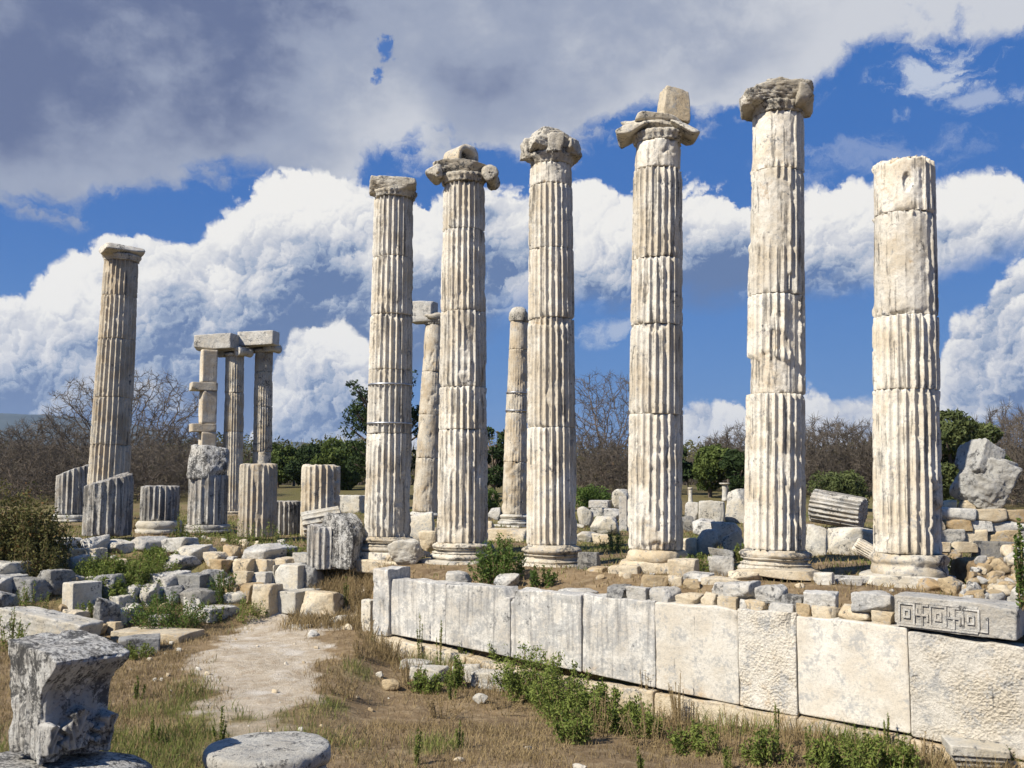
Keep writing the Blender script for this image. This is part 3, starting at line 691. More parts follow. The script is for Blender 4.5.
G2 = 'columns standing farther back'
column('fluted_column', 'lone fluted column far left, brownish, with a slightly wider third drum', G2, 31.4, 105.5, 533, 528, 262, 121.5, 41, 32.5, [445, 398, 340, 297], None,
    lambda e, z, Rt, fa, seed: cap_small(e, z, Rt*.98, fa, seed), {0: dict(wear=.1), 1: dict(wear=.2, chips=[(85, .5, 20, .9, .07)]), 2: dict(wear=.1), 3: dict(wear=.2), 4: dict(wear=.25)}, M_far, seed=77, wear=.2)
column('ruined_column', 'slim rough column behind, between the first and second front columns, carrying a beam', G2, 41, 424, 533, 512, 325, 435, 27, 21, [458, 415, 372], attic(mat=M_white), cap_small,
    {i: dict(fl=.35, wear=1.1, sm=[(-90, 20, 0, 1, .8)]) for i in range(4)}, M_far, seed=88, per=4, dz=.08)
column('ruined_column', 'slim rough column with a rounded top behind, left of the third front column', G2, 37.5, 513.5, 531, 514, 322, 519, 26, 19, [462, 413, 393, 350], attic(mat=M_white), cap_round,
    {0: dict(fl=.2, wear=1.1), 1: dict(fl=.4, wear=.9), 2: dict(fl=.3, wear=.9), 3: dict(fl=.3, wear=1.0), 4: dict(fl=.1)}, M_far, seed=99, per=4, dz=.08, bands=(393, 411))
G3 = 'small columns under the far left beam'
column('small_column', 'slim ochre fluted column in the middle of the far group under the beams', G3, 43, 232, 516, 511, 357, 235, 20.5, 18, [432, 393], attic(sq=False), cap_ionic_far, None, M_far, seed=101, per=4, dz=.08)
column('small_column', 'slim grey-white fluted column with an Ionic capital, right end of the far group under the beams', G3, 43.6, 261, 516, 511, 353, 264, 20, 17.5, [452, 407, 372], attic(sq=False), cap_ionic_far, {0: dict(fl=.3, wear=.9, sm=[(-30, 60, .3, 1, 1)])}, M_base, seed=102, per=4, dz=.08)

def pxblock(px0, px1, py0, py1, Y, dr, rot, seed, **k_):
    """size, centre of a block standing free at distance Y (both edges given in the photo)"""
    a = W(px0, py1, Y); b = W(px1, py0, Y); pw = b[0]-a[0]; d = dr*pw
    s_, c_ = abs(math.sin(R(rot))), abs(math.cos(R(rot)))
    return (max(.3*pw, (pw-d*s_)/c_), d, b[2]-a[2]), ((a[0]+b[0])/2, Y, (a[2]+b[2])/2)
pier = None
blocks = [(198.5, 218.5, 350, 383, .66, 32), (188, 219, 383, 391, .6, 26), (197.5, 218, 391, 424, .66, 32), (188, 217.5, 424, 432, .6, 26), (197, 217.5, 432, 470, .66, 32), (196.5, 217.5, 470, 516, .66, 32)]
pier = empty('stone_pier', W(207, 516, 42.4), 'square stone pier with two projecting slabs, left end of the far group under the beams', 'pier')
for i, (x0, x1, y0, y1, dr, ro) in enumerate(blocks):
    d_, c_ = pxblock(x0, x1, y0, y1, 42.4, dr, ro, i); mb = MB(); add_rock(mb, (d_[0], d_[1], d_[2]*1.0), 200+i, blk=22, n=10, amp=.02, cuts=2, cutd=.95)
    mb.build('block', M_far, pier, Vector(c_)-pier.location, (0, 0, R(ro)))
def free_block(name, label, cat, px0, px1, py0, py1, Y, dr, rot, seed, mat, blk=14, amp=.03, n=14, cuts=3, tilt=0, group=None):
    d_, c_ = pxblock(px0, px1, py0, py1, Y, dr, rot, seed); mb = MB(); add_rock(mb, d_, seed, blk=blk, n=n, amp=amp, cuts=cuts, cutd=.94)
    return tag(mb.build(name, mat, None, c_, (0, tilt, R(rot))), label, cat, group)
free_block('architrave_beam', 'grey stone beam lying from the square pier to the ochre column', 'stone beam', 194, 238.5, 335, 350, 42.7, .38, -14, 210, M_grey, tilt=-.03)
free_block('architrave_beam', 'grey stone beam lying from the ochre column to the grey-white column', 'stone beam', 238, 279, 332, 346, 43.0, .38, -12, 211, M_grey, tilt=-.02)
free_block('architrave_beam', 'grey stone beam jutting from the slim column behind the first front column', 'stone beam', 409, 438, 302, 323, 41, .6, -20, 212, M_grey)

# ------------------------------------------------------------------ the big orthostat wall
WD = np.array([1, -.76]); WD = WD/np.linalg.norm(WD); WN = np.array([-WD[1], WD[0]])  # WN points behind the wall
WROT = math.atan2(WD[1], WD[0])
def wall_x(px, z):                                        # where the sight line through a column of pixels meets the wall front
    a = (px-512)/FPX*1.0
    # X = k*Y with k constant for small z change
    k_ = raydir(px, 620)[0]/raydir(px, 620)[1]
    X = k_*(20-.76*2.74)/(1+.76*k_); return X
wall = empty('marble_wall', (-2.74, 20, -1.3), 'long low wall of upright pale marble slabs below the row of columns', 'wall')
wl = Vector(wall.location)
def wall_piece(name, px0, px1, py_t0, py_t1, py_b0, py_b1, th, mat, seed, out=0.0, amp=.02, blk=26, notch=None):
    X0, X1 = wall_x(px0, 0), wall_x(px1, 0); P0 = np.array([X0, float(wallY(X0))]); P1 = np.array([X1, float(wallY(X1))])
    L = np.linalg.norm(P1-P0); n = 30
    V, Q = rock((2, 2, 2), seed, blk=blk, n=n, amp=0, cuts=0)
    V = V.copy()
    zt0, zt1 = W(px0, py_t0, P0[1])[2], W(px1, py_t1, P1[1])[2]; zb0, zb1 = W(px0, py_b0, P0[1])[2], W(px1, py_b1, P1[1])[2]
    u = V[:, 0]*.5+.5; zt = zt0+(zt1-zt0)*u; zb = zb0+(zb1-zb0)*u
    L2 = L-.012
    x = (u-.5)*L2; y = (V[:, 1]*.5+.5)*th - out; z = zb+(zt-zb)*(V[:, 2]*.5+.5)
    pos = np.stack([x, y, z], -1)
    top = ss(V[:, 2], .5, 1); sd = ss(np.abs(V[:, 0]), .93, 1)
    f = fbm(pos*2.3+seed*5, 4, seed)
    y = y + amp*f*1.0 + .03*ss(f+.3*fbm(pos*7, 3, seed+3), .2, .7)*(top*.8+sd*.6)
    z = z - top*np.abs(fbm(pos*1.7+seed, 3, seed+1))*.05
    if notch: z = z - np.where(np.abs(V[:, 0]-notch[0]) < notch[1], notch[2]*top, 0)
    c_, s_ = math.cos(WROT), math.sin(WROT); mid = (P0+P1)/2
    bk = np.clip(.9*ss(-V[:, 2], .55, 1) + .6*sd + .7*top + .8*fbm(pos*2.2+seed, 3, seed+40), 0, 1.6)
    V = np.stack([mid[0]+x*c_-y*s_*1.0, mid[1]+x*s_+y*c_, z], -1) - np.array(wl)
    mb = MB(); mb.add(V, Q, A=bk); return mb.build(name, mat, wall)
SL = [(390, 446, 578, 583, 634, 644, M_slabg), (446, 511, 583, 588, 644, 657, M_slabg), (511, 582, 588, 594, 657, 672, M_slabg), (582, 655, 594, 600, 672, 688, M_slabg),
      (655, 738, 600, 608, 688, 705, M_slab), (738, 796, 608, 613, 705, 716, M_slabr), (796, 907, 614, 628, 714, 734, M_slab), (907, 1024, 631, 647, 736, 762, M_slabr), (1024, 1120, 650, 672, 764, 784, M_slabr)]
for i, (a, b, t0, t1, b0, b1, m_) in enumerate(SL):
    wall_piece('slab', a, b, t0, t1, b0, b1, .42, m_, 300+i, amp=.012 if m_ is not M_slabr else .022, out=.012*(i % 3), notch=(.93, .08, .16) if i == 1 else ((-.95, .05, .16) if i == 2 else None))
wall_piece('end_pier', 375, 391, 567, 568, 634, 636, .62, M_slabg, 331, out=.07, amp=.05)
for i, (a, b, t0, t1, d_) in enumerate([(378, 430, 633, 645, 22), (430, 470, 644, 655, 24), (470, 540, 655, 674, 26), (540, 655, 674, 690, 30), (655, 796, 690, 716, 36), (796, 907, 716, 737, 42), (907, 1120, 738, 786, 50)]):
    wall_piece('base_course', a, b, t0, t1, t0+d_+8, t1+d_+10, .5, M_cream, 340+i, out=.16 if i < 3 else .09, amp=.03, blk=8 if i < 3 else 20)

# ------------------------------------------------------------------ stones, one by one
def stone(name, label, px0, px1, py0, py1, mat='g', dr=.6, rot=-20, z=None, Y=None, blk=4.6, amp=.09, n=18, cuts=7, tilt=0, tilty=0, cat='stone', group=None, seed=None, sink=.03, cutd=.88, fr=2.2):
    mid = (px0+px1)/2; seed = seed or int(px0*7+py0*13) % 9973
    if Y is not None: F = W(mid, py1, Y)
    elif z is not None: F = Wz(mid, py1, z)
    else: F = hit(mid, py1)
    dep = depth_of(F[1], F[2]); pw = (px1-px0)*dep/FPX; d = dr*pw
    s_, c_ = abs(math.sin(R(rot))), abs(math.cos(R(rot)))
    w = max(.4*pw, (pw*1.08-d*s_)/c_); elv = (py1-480)/FPX
    ph = (py1-py0)*dep/FPX; h = max(.4*ph, ph - d*max(0, elv)*.85) + sink
    mb = MB(); add_rock(mb, (w, d, h), seed, blk=blk, n=n, amp=amp, cuts=cuts, cutd=cutd, fr=fr)
    o = mb.build(name, MM[mat] if isinstance(mat, str) else mat, None, (F[0]*(1+d*.4/F[1]), F[1]+d*.4, F[2]+h/2-sink), (R(tilty), R(tilt), R(rot)))
    return tag(o, label, cat, group)

GC = 'rough coping stones on the marble wall'
C = [  # on the wall top
 (608, 628, 586, 599, 'd', 'leftmost dark grey stone of the row on the marble wall'),
 (629, 650, 587, 600, 'g', 'second grey stone from the left of the row on the marble wall'),
 (650, 677, 587, 602, 'g', 'long grey-brown stone third from the left of the row on the marble wall'),
 (677, 701, 592, 605, 'c', 'pale cream stone fourth from the left of the row on the marble wall'),
 (702, 718, 593, 606, 'c', 'small pale stone fifth from the left of the row on the marble wall'),
 (719, 741, 596, 608, 'c', 'rounded cream stone sixth from the left of the row on the marble wall'),
 (741, 747, 600, 607, 'g', 'tiny grey stone wedged under the two big grey coping stones'),
 (747, 769, 600, 609, 'c', 'flat cream stone under the big square grey coping stone'),
 (771, 799, 602, 613, 'g', 'flat grey-white stone below the second big grey coping stone'),
 (798, 812, 604, 617, 'o', 'small brownish block left of the three cream blocks on the wall'),
 (812, 839, 605, 619, 'c', 'long cream block, first of the cream blocks under the rounded grey stone'),
 (840, 872, 606, 622, 'c', 'long cream block left of the wedge stone beside the key patterned block'),
 (873, 894, 611, 624, 'c', 'cream wedge stone touching the key patterned block')]
ztop = lambda px: W(px, np.interp(px, [600, 738, 796, 907, 1024], [597, 608, 614, 628, 647]), float(wallY(wall_x(px, 0))))[2]
def on_wall(px0, px1, py0, py1, mat, label, dz=0, dr=.7, back=.12, **k_):
    m = (px0+px1)/2; X = wall_x(m, 0); Yw = float(wallY(X))+back
    return stone('coping_stone', label, px0-2, px1+2, py0-1, py1+1, mat, dr=dr, rot=-34+((px0*7)%13-6), Y=Yw, blk=4.2+(px0%5)*.5, amp=.11, n=20, cuts=7, group=GC, **k_)
for a, b, t, u, m_, l in C: on_wall(a, b, t, u, m_, l)
on_wall(714, 726, 583, 597, 'g', 'small grey stone left of the big square grey coping stone', back=.25)
on_wall(725, 758, 581, 599, 'g', 'big square grey coping stone in the upper row', back=.2)
on_wall(757, 788, 585, 602, 'g', 'second big grey coping stone, right of the square one', back=.2)
on_wall(784, 806, 595, 611, 'd', 'dark grey stone left of the long rounded grey stone on the wall', back=.2)
on_wall(804, 838, 591, 607, 'g', 'long rounded grey stone above the cream blocks on the wall', back=.2)
on_wall(854, 895, 591, 611, 'g', 'wide grey block left of the key patterned block', back=.15)

# Greek-key block
kx0, kx1 = wall_x(893, 0), wall_x(1016, 0)
kP0 = np.array([kx0, float(wallY(kx0))]); kP1 = np.array([kx1, float(wallY(kx1))]); kL = np.linalg.norm(kP1-kP0); kd = .55
zk = W(954, 634, float(wallY((kx0+kx1)/2)))[2]+.0; kh = 36*depth_of((kP0[1]+kP1[1])/2, zk)/FPX*.92
kb = empty('meander_block', ((kP0[0]+kP1[0])/2, (kP0[1]+kP1[1])/2, zk), 'long grey-white marble block carved with a Greek key pattern', 'carved block', rot=(0, R(1.6), WROT))
mb = MB(); add_rock(mb, (kL, kd, kh), 777, M=TR((0, kd/2+.012, kh/2)), blk=16, n=26, amp=.04, cuts=4, cutd=.95); mb.build('block', M_grey, kb)
fr_ = MB()
def strip(x0, z0, x1, z1, t=.026, yo=-.006):
    a, b = min(x0, x1)-t/2, max(x0, x1)+t/2; c_, d_ = min(z0, z1)-t/2, max(z0, z1)+t/2
    V = [(a, yo, c_), (b, yo, c_), (b, yo, d_), (a, yo, d_), (a, .06, c_), (b, .06, c_), (b, .06, d_), (a, .06, d_)]
    fr_.add(V, [(0, 1, 2, 3), (0, 4, 5, 1), (1, 5, 6, 2), (2, 6, 7, 3), (3, 7, 4, 0)])
def poly(pts, ox, oz, s_):
    for (a, b), (c_, d_) in zip(pts[:-1], pts[1:]): strip(ox+a*ux, oz+b*s_, ox+c_*ux, oz+d_*s_, yo=-.006-.0013*(len(fr_.V) % 5))
us = kh*.60/6; ux = .0275*kL; ox = -kL/2+.08; oz = kh*.17
strip(ox-.02, oz-us*.7, ox+kL*.64, oz-us*.7); strip(ox-.02, oz+us*6.7, ox+kL*.64, oz+us*6.7)
def square(x):
    poly([(0, 0), (0, 6), (4.6, 6), (4.6, 0), (0, 0)], x, oz, us); poly([(1.5, 1.9), (1.5, 4.1), (3.1, 4.1), (3.1, 1.9), (1.5, 1.9)], x, oz, us)
def key(x):
    poly([(0, 0), (1.6, 0), (1.6, 6), (3.3, 6)], x, oz, us); poly([(0, 4.5), (0, 3), (3.3, 3), (3.3, 1.4)], x, oz, us)
xx = ox
for i in range(2):
    square(xx); key(xx+ux*5.4); xx += ux*9.6
square(xx); poly([(0, 0), (1.6, 0), (1.6, 4)], xx+ux*5.4, oz, us)
mb = MB(); mb.V, mb.Q, mb.T, mb.A, mb.n = fr_.V, fr_.Q, fr_.T, fr_.A, fr_.n
mb.build('key_pattern', M_grey, kb, smooth=False)

# stones between the wall and the columns, stylobate
GS = 'flat stylobate slabs under the columns'
for a, b, t, u, z_, l, m_, dr in [(352, 432, 557, 575, -.02, 'long cream slab under the first front column', 'c', .55), (425, 512, 567, 584, -.03, 'long cream slab under the second front column', 'c', .45),
    (506, 588, 571, 592, -.02, 'brownish slab below the third front column behind the green bush', 'o', .5), (585, 610, 566, 592, -.02, 'small brown block right of the third front column', 'o', .8),
    (608, 645, 564, 580, -.03, 'cream slab left under the fourth front column', 'c', .6), (668, 700, 558, 578, -.03, 'cracked cream block right under the fourth front column', 'c', .7),
    (740, 822, 566, 577, -.05, 'long flat slab under the tallest column', 'c', .6), (784, 876, 584, 592, -.06, 'long low slab between the tallest column and the headless column', 'g', .3)]:
    m = (a+b)/2; Yc = np.interp(m, [387, 462, 552, 655, 775, 906], [23.1, 22.1, 20.9, 19.5, 18.3, 17.1])
    stone('stylobate_slab', l, a, b, t, u, m_, dr=dr, rot=-32, Y=Yc-.85, blk=9, amp=.05, n=18, group=GS)
D = [  # (name, label, px0, px1, py0, py1, mat, kwargs)
 ('boulder', 'pale angular boulder between the first and second front columns', 385, 427, 536, 564, 'w', dict(blk=3.2, cuts=9, cutd=.80, n=22, Y=21.6)),
 ('grey_slab', 'small grey slab on the wall top left of the green bush', 444, 473, 570, 588, 'g', dict()),
 ('flat_stone', 'grey block on the wall top between the two green bushes', 494, 519, 575, 588, 'g', dict()),
 ('flat_stone', 'flat pale stone on the wall top right of the small bush', 556, 598, 588, 597, 'g', dict(dr=.4)),
 ('flat_stone', 'brownish earthy stone in front of the fourth front column', 640, 671, 575, 589, 'o', dict(blk=3.5)),
 ('flat_stone', 'flat grey stone between the fourth column and the tallest column', 682, 714, 572, 581, 'g', dict(blk=4)),
 ('rubble_stone', 'ochre stone in front of the fourth column above the coping row', 683, 700, 580, 591, 'o', dict(blk=3.5)),
 ('rubble_stone', 'pale stone in front of the flat grey stone', 668, 684, 576, 587, 'c', dict(blk=4)),
 ('flat_stone', 'broad pale flat stone left of the tallest column foot', 728, 762, 570, 580, 'c', dict(blk=5)),
 ('flat_stone', 'low flat earthy stone above the big square coping stone', 700, 742, 577, 585, 'c', dict(blk=4, dr=.5)),
 ('white_stone', 'small bright white stone right of the tallest column foot', 813, 834, 572, 585, 'w', dict(blk=3.5)),
 ('brown_stone', 'brown rounded stone in front of the headless column', 913, 946, 577, 595, 'o', dict(blk=3.2, z=-.08, n=18)),
 ('brown_stone', 'brown stone touching the rounded brown one on its right', 938, 964, 576, 594, 'o', dict(blk=3.2)),
 ('white_stone', 'small grey-white stone right of the brown stones', 962, 975, 584, 596, 'w', dict(blk=3.5)),
 ('white_stone', 'rounded white stone at the edge of the rubble heap behind the key block', 1010, 1030, 584, 604, 'w', dict(blk=2.8, z=.0, Y=13.9)),
 ('flat_stone', 'thin grey flat stone between column feet behind the coping row', 836, 864, 577, 585, 'g', dict(dr=.4)),
 # in front of the wall
 ('broken_block', 'grey broken block lying in the weeds before the stained wall slabs', 411, 449, 665, 683, 'w', dict(blk=9)),
 ('broken_block', 'low grey block behind the broken block before the stained wall', 399, 433, 659, 671, 'g', dict(blk=6)),
 ('broken_block', 'pale block in the weeds, middle of the three before the wall', 452, 482, 664, 682, 'w', dict(blk=9)),
 ('broken_block', 'pale cornered block half hidden by weeds, nearest the big green clump', 472, 516, 669, 690, 'w', dict(blk=10)),
 ('rubble_stone', 'ochre wedge stone on dry soil before the wall', 380, 402, 678, 692, 'o', dict(blk=3.2, tilt=-10)),
 ('rubble_stone', 'small white stone in the weeds under the cornered block', 469, 490, 692, 705, 'w', dict(blk=3.2)),
 ('rubble_stone', 'small grey pebble stone on the dry soil near the wall end', 375, 384, 671, 678, 'w', dict(blk=3)),
 ('rubble_stone', 'small white stone lying in the dry grass at the bottom', 571, 588, 762, 773, 'w', dict(blk=3)),
 ('rubble_stone', 'small pale stone in the dry grass below the marble wall', 452, 466, 756, 762, 'c', dict(blk=3)),
 ('end_stone', 'small upright stone leaning at the left end of the marble wall', 361, 376, 600, 632, 'w', dict(blk=10, dr=.6, rot=-38)),
 ('low_block', 'low weathered block in shade beside the left end of the wall', 303, 344, 590, 616, 'c', dict(blk=7, z=-1.1)),
 # background rubble left of the first column
 ('pedestal', 'pale moulded pedestal piece left of the first front column', 338, 366, 495, 513, 'w', dict(blk=12)),
 ('dark_boulder', 'big dark shaded boulder left of the first front column', 322, 366, 513, 566, 'f', dict(blk=3.6, n=24, cuts=8, z=-.15, dr=.8)),
 ('rubble_block', 'pale rubble block at the foot of the slim column behind', 410, 437, 513, 545, 'w', dict(blk=4, n=18, z=0, cuts=8)),
 ('rubble_block', 'rounded pale rubble on the shoulder of the block behind the boulder', 418, 440, 528, 552, 'c', dict(blk=3.2)),
 ('flat_slab', 'wide flat slab under the slim round-topped column', 481, 532, 528, 541, 'c', dict(blk=12)),
 ('grey_rock', 'grey rock among green weeds behind, right of second front column', 488, 502, 508, 520, 'g', dict(blk=3.5)),
 ('grey_rock', 'small pale rock right of the second front column in the grass', 484, 494, 521, 530, 'c', dict(blk=3.5)),
 # rubble between third and fourth
 ('rubble_block', 'grey broken lump behind the bright white cut block', 604, 622, 508, 520, 'g', dict(blk=3.6, Y=37)),
 ('pale_boulder', 'pale round boulder at the left of the rubble right of the third column', 576, 595, 506, 528, 'w', dict(blk=2.8)),
 ('capital_slab', 'thin grey slab lying on the rubble right of the third column', 589, 612, 500, 507, 'g', dict(blk=10, Y=38, dr=.8)),
 ('capital_piece', 'grey piece under the thin slab right of the third column', 590, 606, 506, 517, 'g', dict(blk=4)),
 ('white_block', 'bright white cut block right of the third column', 591, 620, 516, 536, 'w', dict(blk=5)),
 ('stone_post', 'narrow upright grey stone left of the fourth front column', 619, 629, 496, 531, 'g', dict(blk=10, dr=.9)),
 ('flat_slab', 'flat pale slab on grass right of the third column', 576, 598, 531, 542, 'w', dict(blk=5, dr=1.2)),
 ('flat_slab', 'low pale stone right of the flat slab on the grass', 592, 613, 534, 545, 'c', dict(blk=3.5)),
 ('dark_block', 'dark low block at the foot of the third column', 578, 600, 552, 570, 'd', dict(blk=6)),
 # between fourth and tallest
 ('upright_block', 'upright pale block with a dark hollow between fourth and tallest columns', 698, 726, 501, 525, 'w', dict(blk=8)),
 ('grey_block', 'grey upright block left of the hollow pale block', 685, 699, 502, 524, 'g', dict(blk=6)),
 ('tall_boulder', 'tall grey-white boulder touching the tallest column on its left', 727, 747, 490, 523, 'w', dict(blk=4, n=18, cuts=9)),
 ('dark_block', 'dark slanted block right of the fourth front column', 681, 695, 516, 532, 'd', dict(blk=5)),
 ('drum_face', 'pale round broken drum face in the rubble right of the fourth column', 695, 720, 527, 556, 'w', dict(blk=3.2, n=18)),
 ('rubble_block', 'grey rubble block above the round broken drum face', 692, 716, 520, 535, 'g', dict(blk=4)),
 ('rubble_block', 'pale broad rubble block right of the round drum face', 714, 742, 522, 546, 'w', dict(blk=4, n=18)),
 ('slanted_slab', 'slanted pale slab leaning toward the tallest column', 724, 746, 533, 556, 'w', dict(blk=6, tilt=-28)),
 ('rubble_block', 'dark grey block in weeds left of the tallest column', 712, 735, 549, 562, 'd', dict(blk=5)),
 ('rubble_block', 'grey stone beside the fourth column foot in the weeds', 708, 735, 556, 576, 'g', dict(blk=4)),
 ('rubble_block', 'cream rubble piece right behind the fourth column', 680, 697, 538, 556, 'c', dict(blk=4)),
 # right of the tallest
 ('broken_drum', 'pale broken drum piece with flutes right of the tallest column', 806, 828, 526, 557, 'w', dict(blk=5, n=18)),
 ('broken_drum', 'broad grey-white broken drum half left of the headless column', 826, 879, 526, 555, 'w', dict(blk=4, n=22, cuts=7, dr=.7)),
 ('flat_slab', 'low grey slab in the grass behind the tallest column foot', 826, 870, 575, 583, 'g', dict(blk=8, dr=.3)),
]
for nm, l, a, b, t, u, m_, k_ in D: stone(nm, l, a, b, t, u, m_, **k_)
# dry-stone wall right, big rock on top
GW = 'cut stones of the dry wall behind the headless column'
rows = [(934, 974, 508, 519, 'g', 'long grey stone at the top left of the dry wall'), (974, 1005, 509, 521, 'c', 'cream stone under the big grey rock in the dry wall'), (1004, 1030, 510, 521, 'o', 'brown stone at the top right of the dry wall'),
 (921, 942, 518, 528, 'c', 'short cream stone at the left end of the second course of the dry wall'), (942, 970, 519, 529, 'o', 'ochre stone in the second course of the dry wall'), (970, 990, 521, 530, 'g', 'small grey stone in the second course of the dry wall'), (990, 1030, 521, 531, 'g', 'long grey stone at the right of the second course of the dry wall'),
 (921, 960, 528, 544, 'g', 'largest grey stone at the left of the third course of the dry wall'), (960, 985, 529, 544, 'c', 'pale cream stone in the middle of the third course of the dry wall'), (984, 1014, 530, 543, 'o', 'ochre stone at the right of the third course of the dry wall'), (1013, 1030, 531, 543, 'g', 'grey end stone of the third course of the dry wall'),
 (923, 948, 542, 550, 'c', 'flat pale stone at the left of the bottom course of the dry wall'), (953, 976, 542, 551, 'c', 'flat cream stone in the bottom course of the dry wall'), (931, 960, 549, 559, 'o', 'ochre stone at the foot of the dry wall'), (940, 962, 560, 577, 'g', 'grey stone at the foot of the dry wall beside the weeds'),
 (975, 1030, 541, 562, 'd', 'long dark block at the foot of the dry wall')]
for a, b, t, u, m_, l in rows: stone('wall_stone', l, a-.5, b+.5, t-.5, u+.5, m_, dr=.5, rot=-8, Y=20.6-(.35 if t > 538 else 0), blk=9, amp=.05, n=14, cuts=4, group=GW, cutd=.93)
Fh = W(997, 513, 20.6); dh = depth_of(20.6, 1)/FPX; mb = MB()
add_rock(mb, (50*dh, 48*dh, 54*dh), 4237, M=TR((0, 0, 31*dh), (0, .45, R(-20))), blk=6, n=48, amp=.09, cuts=8)
add_rock(mb, (28*dh, 40*dh, 36*dh), 4232, M=TR((-4*dh, 0, 54*dh), (0, .45, R(10))), blk=6, n=26, amp=.10, cuts=8)
add_rock(mb, (36*dh, 30*dh, 13*dh), 4233, M=TR((15*dh, -2*dh, 50*dh), (0, .30, R(-20))), blk=4.4, n=18, amp=.12, cuts=8)
tag(mb.build('grey_rock', M_rock, None, (Fh[0], Fh[1]+.5, Fh[2]-.02)), 'huge grey angular rock sitting on the dry wall at the right edge', 'stone')
stone('rubble_stone', 'small pale stone wedged left of the huge grey rock', 958, 976, 500, 510, 'c', Y=20.9, blk=4)
stone('rubble_stone', 'small cream stone left of the huge rock on the dry wall', 941, 957, 500, 510, 'c', Y=20.9, blk=4)
# rubble heap at the right edge
heap = MB(); hb_ = Wz(1012, 590, 0); 
V, Q = rock((2.1, 1.7, .8), 901, blk=2.2, n=30, amp=.10, cuts=0, fr=5); 
tag(heap.add(V, Q).build('earth_mound', M_ground, None, (hb_[0]+.75, hb_[1]+.8, .0)), 'brown earth mound under the loose stones behind the key block', 'earth mound')
rng = random.Random(5)
for i in range(80):
    px = rng.uniform(964, 1035); top = np.interp(px, [960, 985, 1005, 1035], [585, 556, 548, 540]); py = rng.uniform(top, 602)
    Yh = 15.6 - (py-545)/55*1.4 + rng.uniform(-.1, .1); s_ = rng.uniform(.4, 1.3)
    stone('heap_stone', 'loose brown and grey stone of the rubble heap behind the key patterned block', px-9*s_, px+9*s_, py-9*s_, py+3*s_, rng.choice('ocogg'), Y=Yh, blk=3.2, n=9, amp=.1, group='loose stones of the right rubble heap', rot=rng.uniform(-40, 40), seed=1200+i)

# ------------------------------------------------------------------ stumps and fallen drums
def stump(label, px0, px1, py0, py1, mat=M_dcol, base=None, Y=None, z=None, group=None, seed=1, name='column_stump', rot=0, tilt=(0, 0), **k_):
    mid = (px0+px1)/2; F = W(mid, py1, Y) if Y else (Wz(mid, py1, z) if z is not None else hit(mid, py1))
    dp = depth_of(F[1], F[2]); Rr = (px1-px0)/2*dp/FPX; zb = 0
    e = empty(name, (F[0], F[1]+Rr*.6, F[2]), label, 'column stump', group, (tilt[0], tilt[1], 0))
    dp = depth_of(F[1]+Rr*.6, F[2]); Rr = (px1-px0)/2*dp/FPX
    if base:
        pys, mb_, bm = base; zb = (py1-pys)*dp/FPX
        m2 = MB(); lathe(m2, [(.05, 0), (Rr*1.2, 0), (Rr*1.22, zb*.3)] + torus_prof(Rr*1.1, zb*.35, zb*.95, zb*.12) + [(Rr, zb), (.05, zb)], seed, 56, .02, chip=.05)
        m2.build('base', bm, e)
    h = (py1-py0)*dp/FPX - zb; kw = dict(wear=.3, brk=.10, dz=.05); kw.update(k_)
    mb = MB(); add_drum(mb, Rr*1.0, Rr*.99, h, seed, z_off=seed*1.7, **kw)
    mb.build('drum', mat, e, (0, 0, zb), (0, 0, math.atan2(-F[0], F[1])+rot))
    return e
G4 = 'fluted column stumps of the left ruins'
stump('slanted grey fluted stump on a pale base at the far left beside the shrub', 51, 84, 470, 522, base=(515, 0, M_white), seed=501, group=G4, brk=.06, brkslope=(.42, 0), nfl=20)
stump('dark fluted stump with a sloping top in front of the lone left column', 78, 125, 480, 536, Y=26.4, seed=502, group=G4, brk=.07, brkslope=(.30, .1), nfl=20)
stump('short black and white fluted stump on a round moulded base', 136, 174, 487, 534, base=(521, 0, M_white), seed=503, group=G4, brk=.02, nfl=22)
stump('tall fluted stump standing before the grey-white far column', 235, 273, 465, 537, Y=28.6, seed=505, group=G4, brk=.02, nfl=22, mat=M_far)
stump('low dark fluted stump with a flat pale top', 266, 298, 502, 535, seed=506, group=G4, brk=.01, nfl=22, mat=M_dcol)
stump('pale fluted stump with a dark broken right side', 298, 338, 467, 537, seed=507, group=G4, brk=.06, nfl=20, mat=M_far, chips=[(75, .6, 30, .8, .14)])
stump('dark fluted half drum standing in front of the big dark boulder', 304, 341, 527, 569, z=-.22, seed=508, group=G4, brk=.04, nfl=18, dep=.11)
# the tall broken stump
e = stump('tall broken stump with a plain pale head and black stained carved side', 184, 223, 476, 533, seed=504, group=G4, brk=.05, nfl=18, dep=.09, base=(525, 0, M_grey))
hz_ = W(203, 478, e.location[1]); dpx = depth_of(e.location[1], 1)/FPX
mb = MB(); add_rock(mb, (38*dpx, 36*dpx, 34*dpx), 5040, blk=5, n=24, amp=.07, cuts=5, cutd=.9); mb.build('head_block', M_fore, e, (0, 0, (533-465)*dpx), (0, .05, .3))
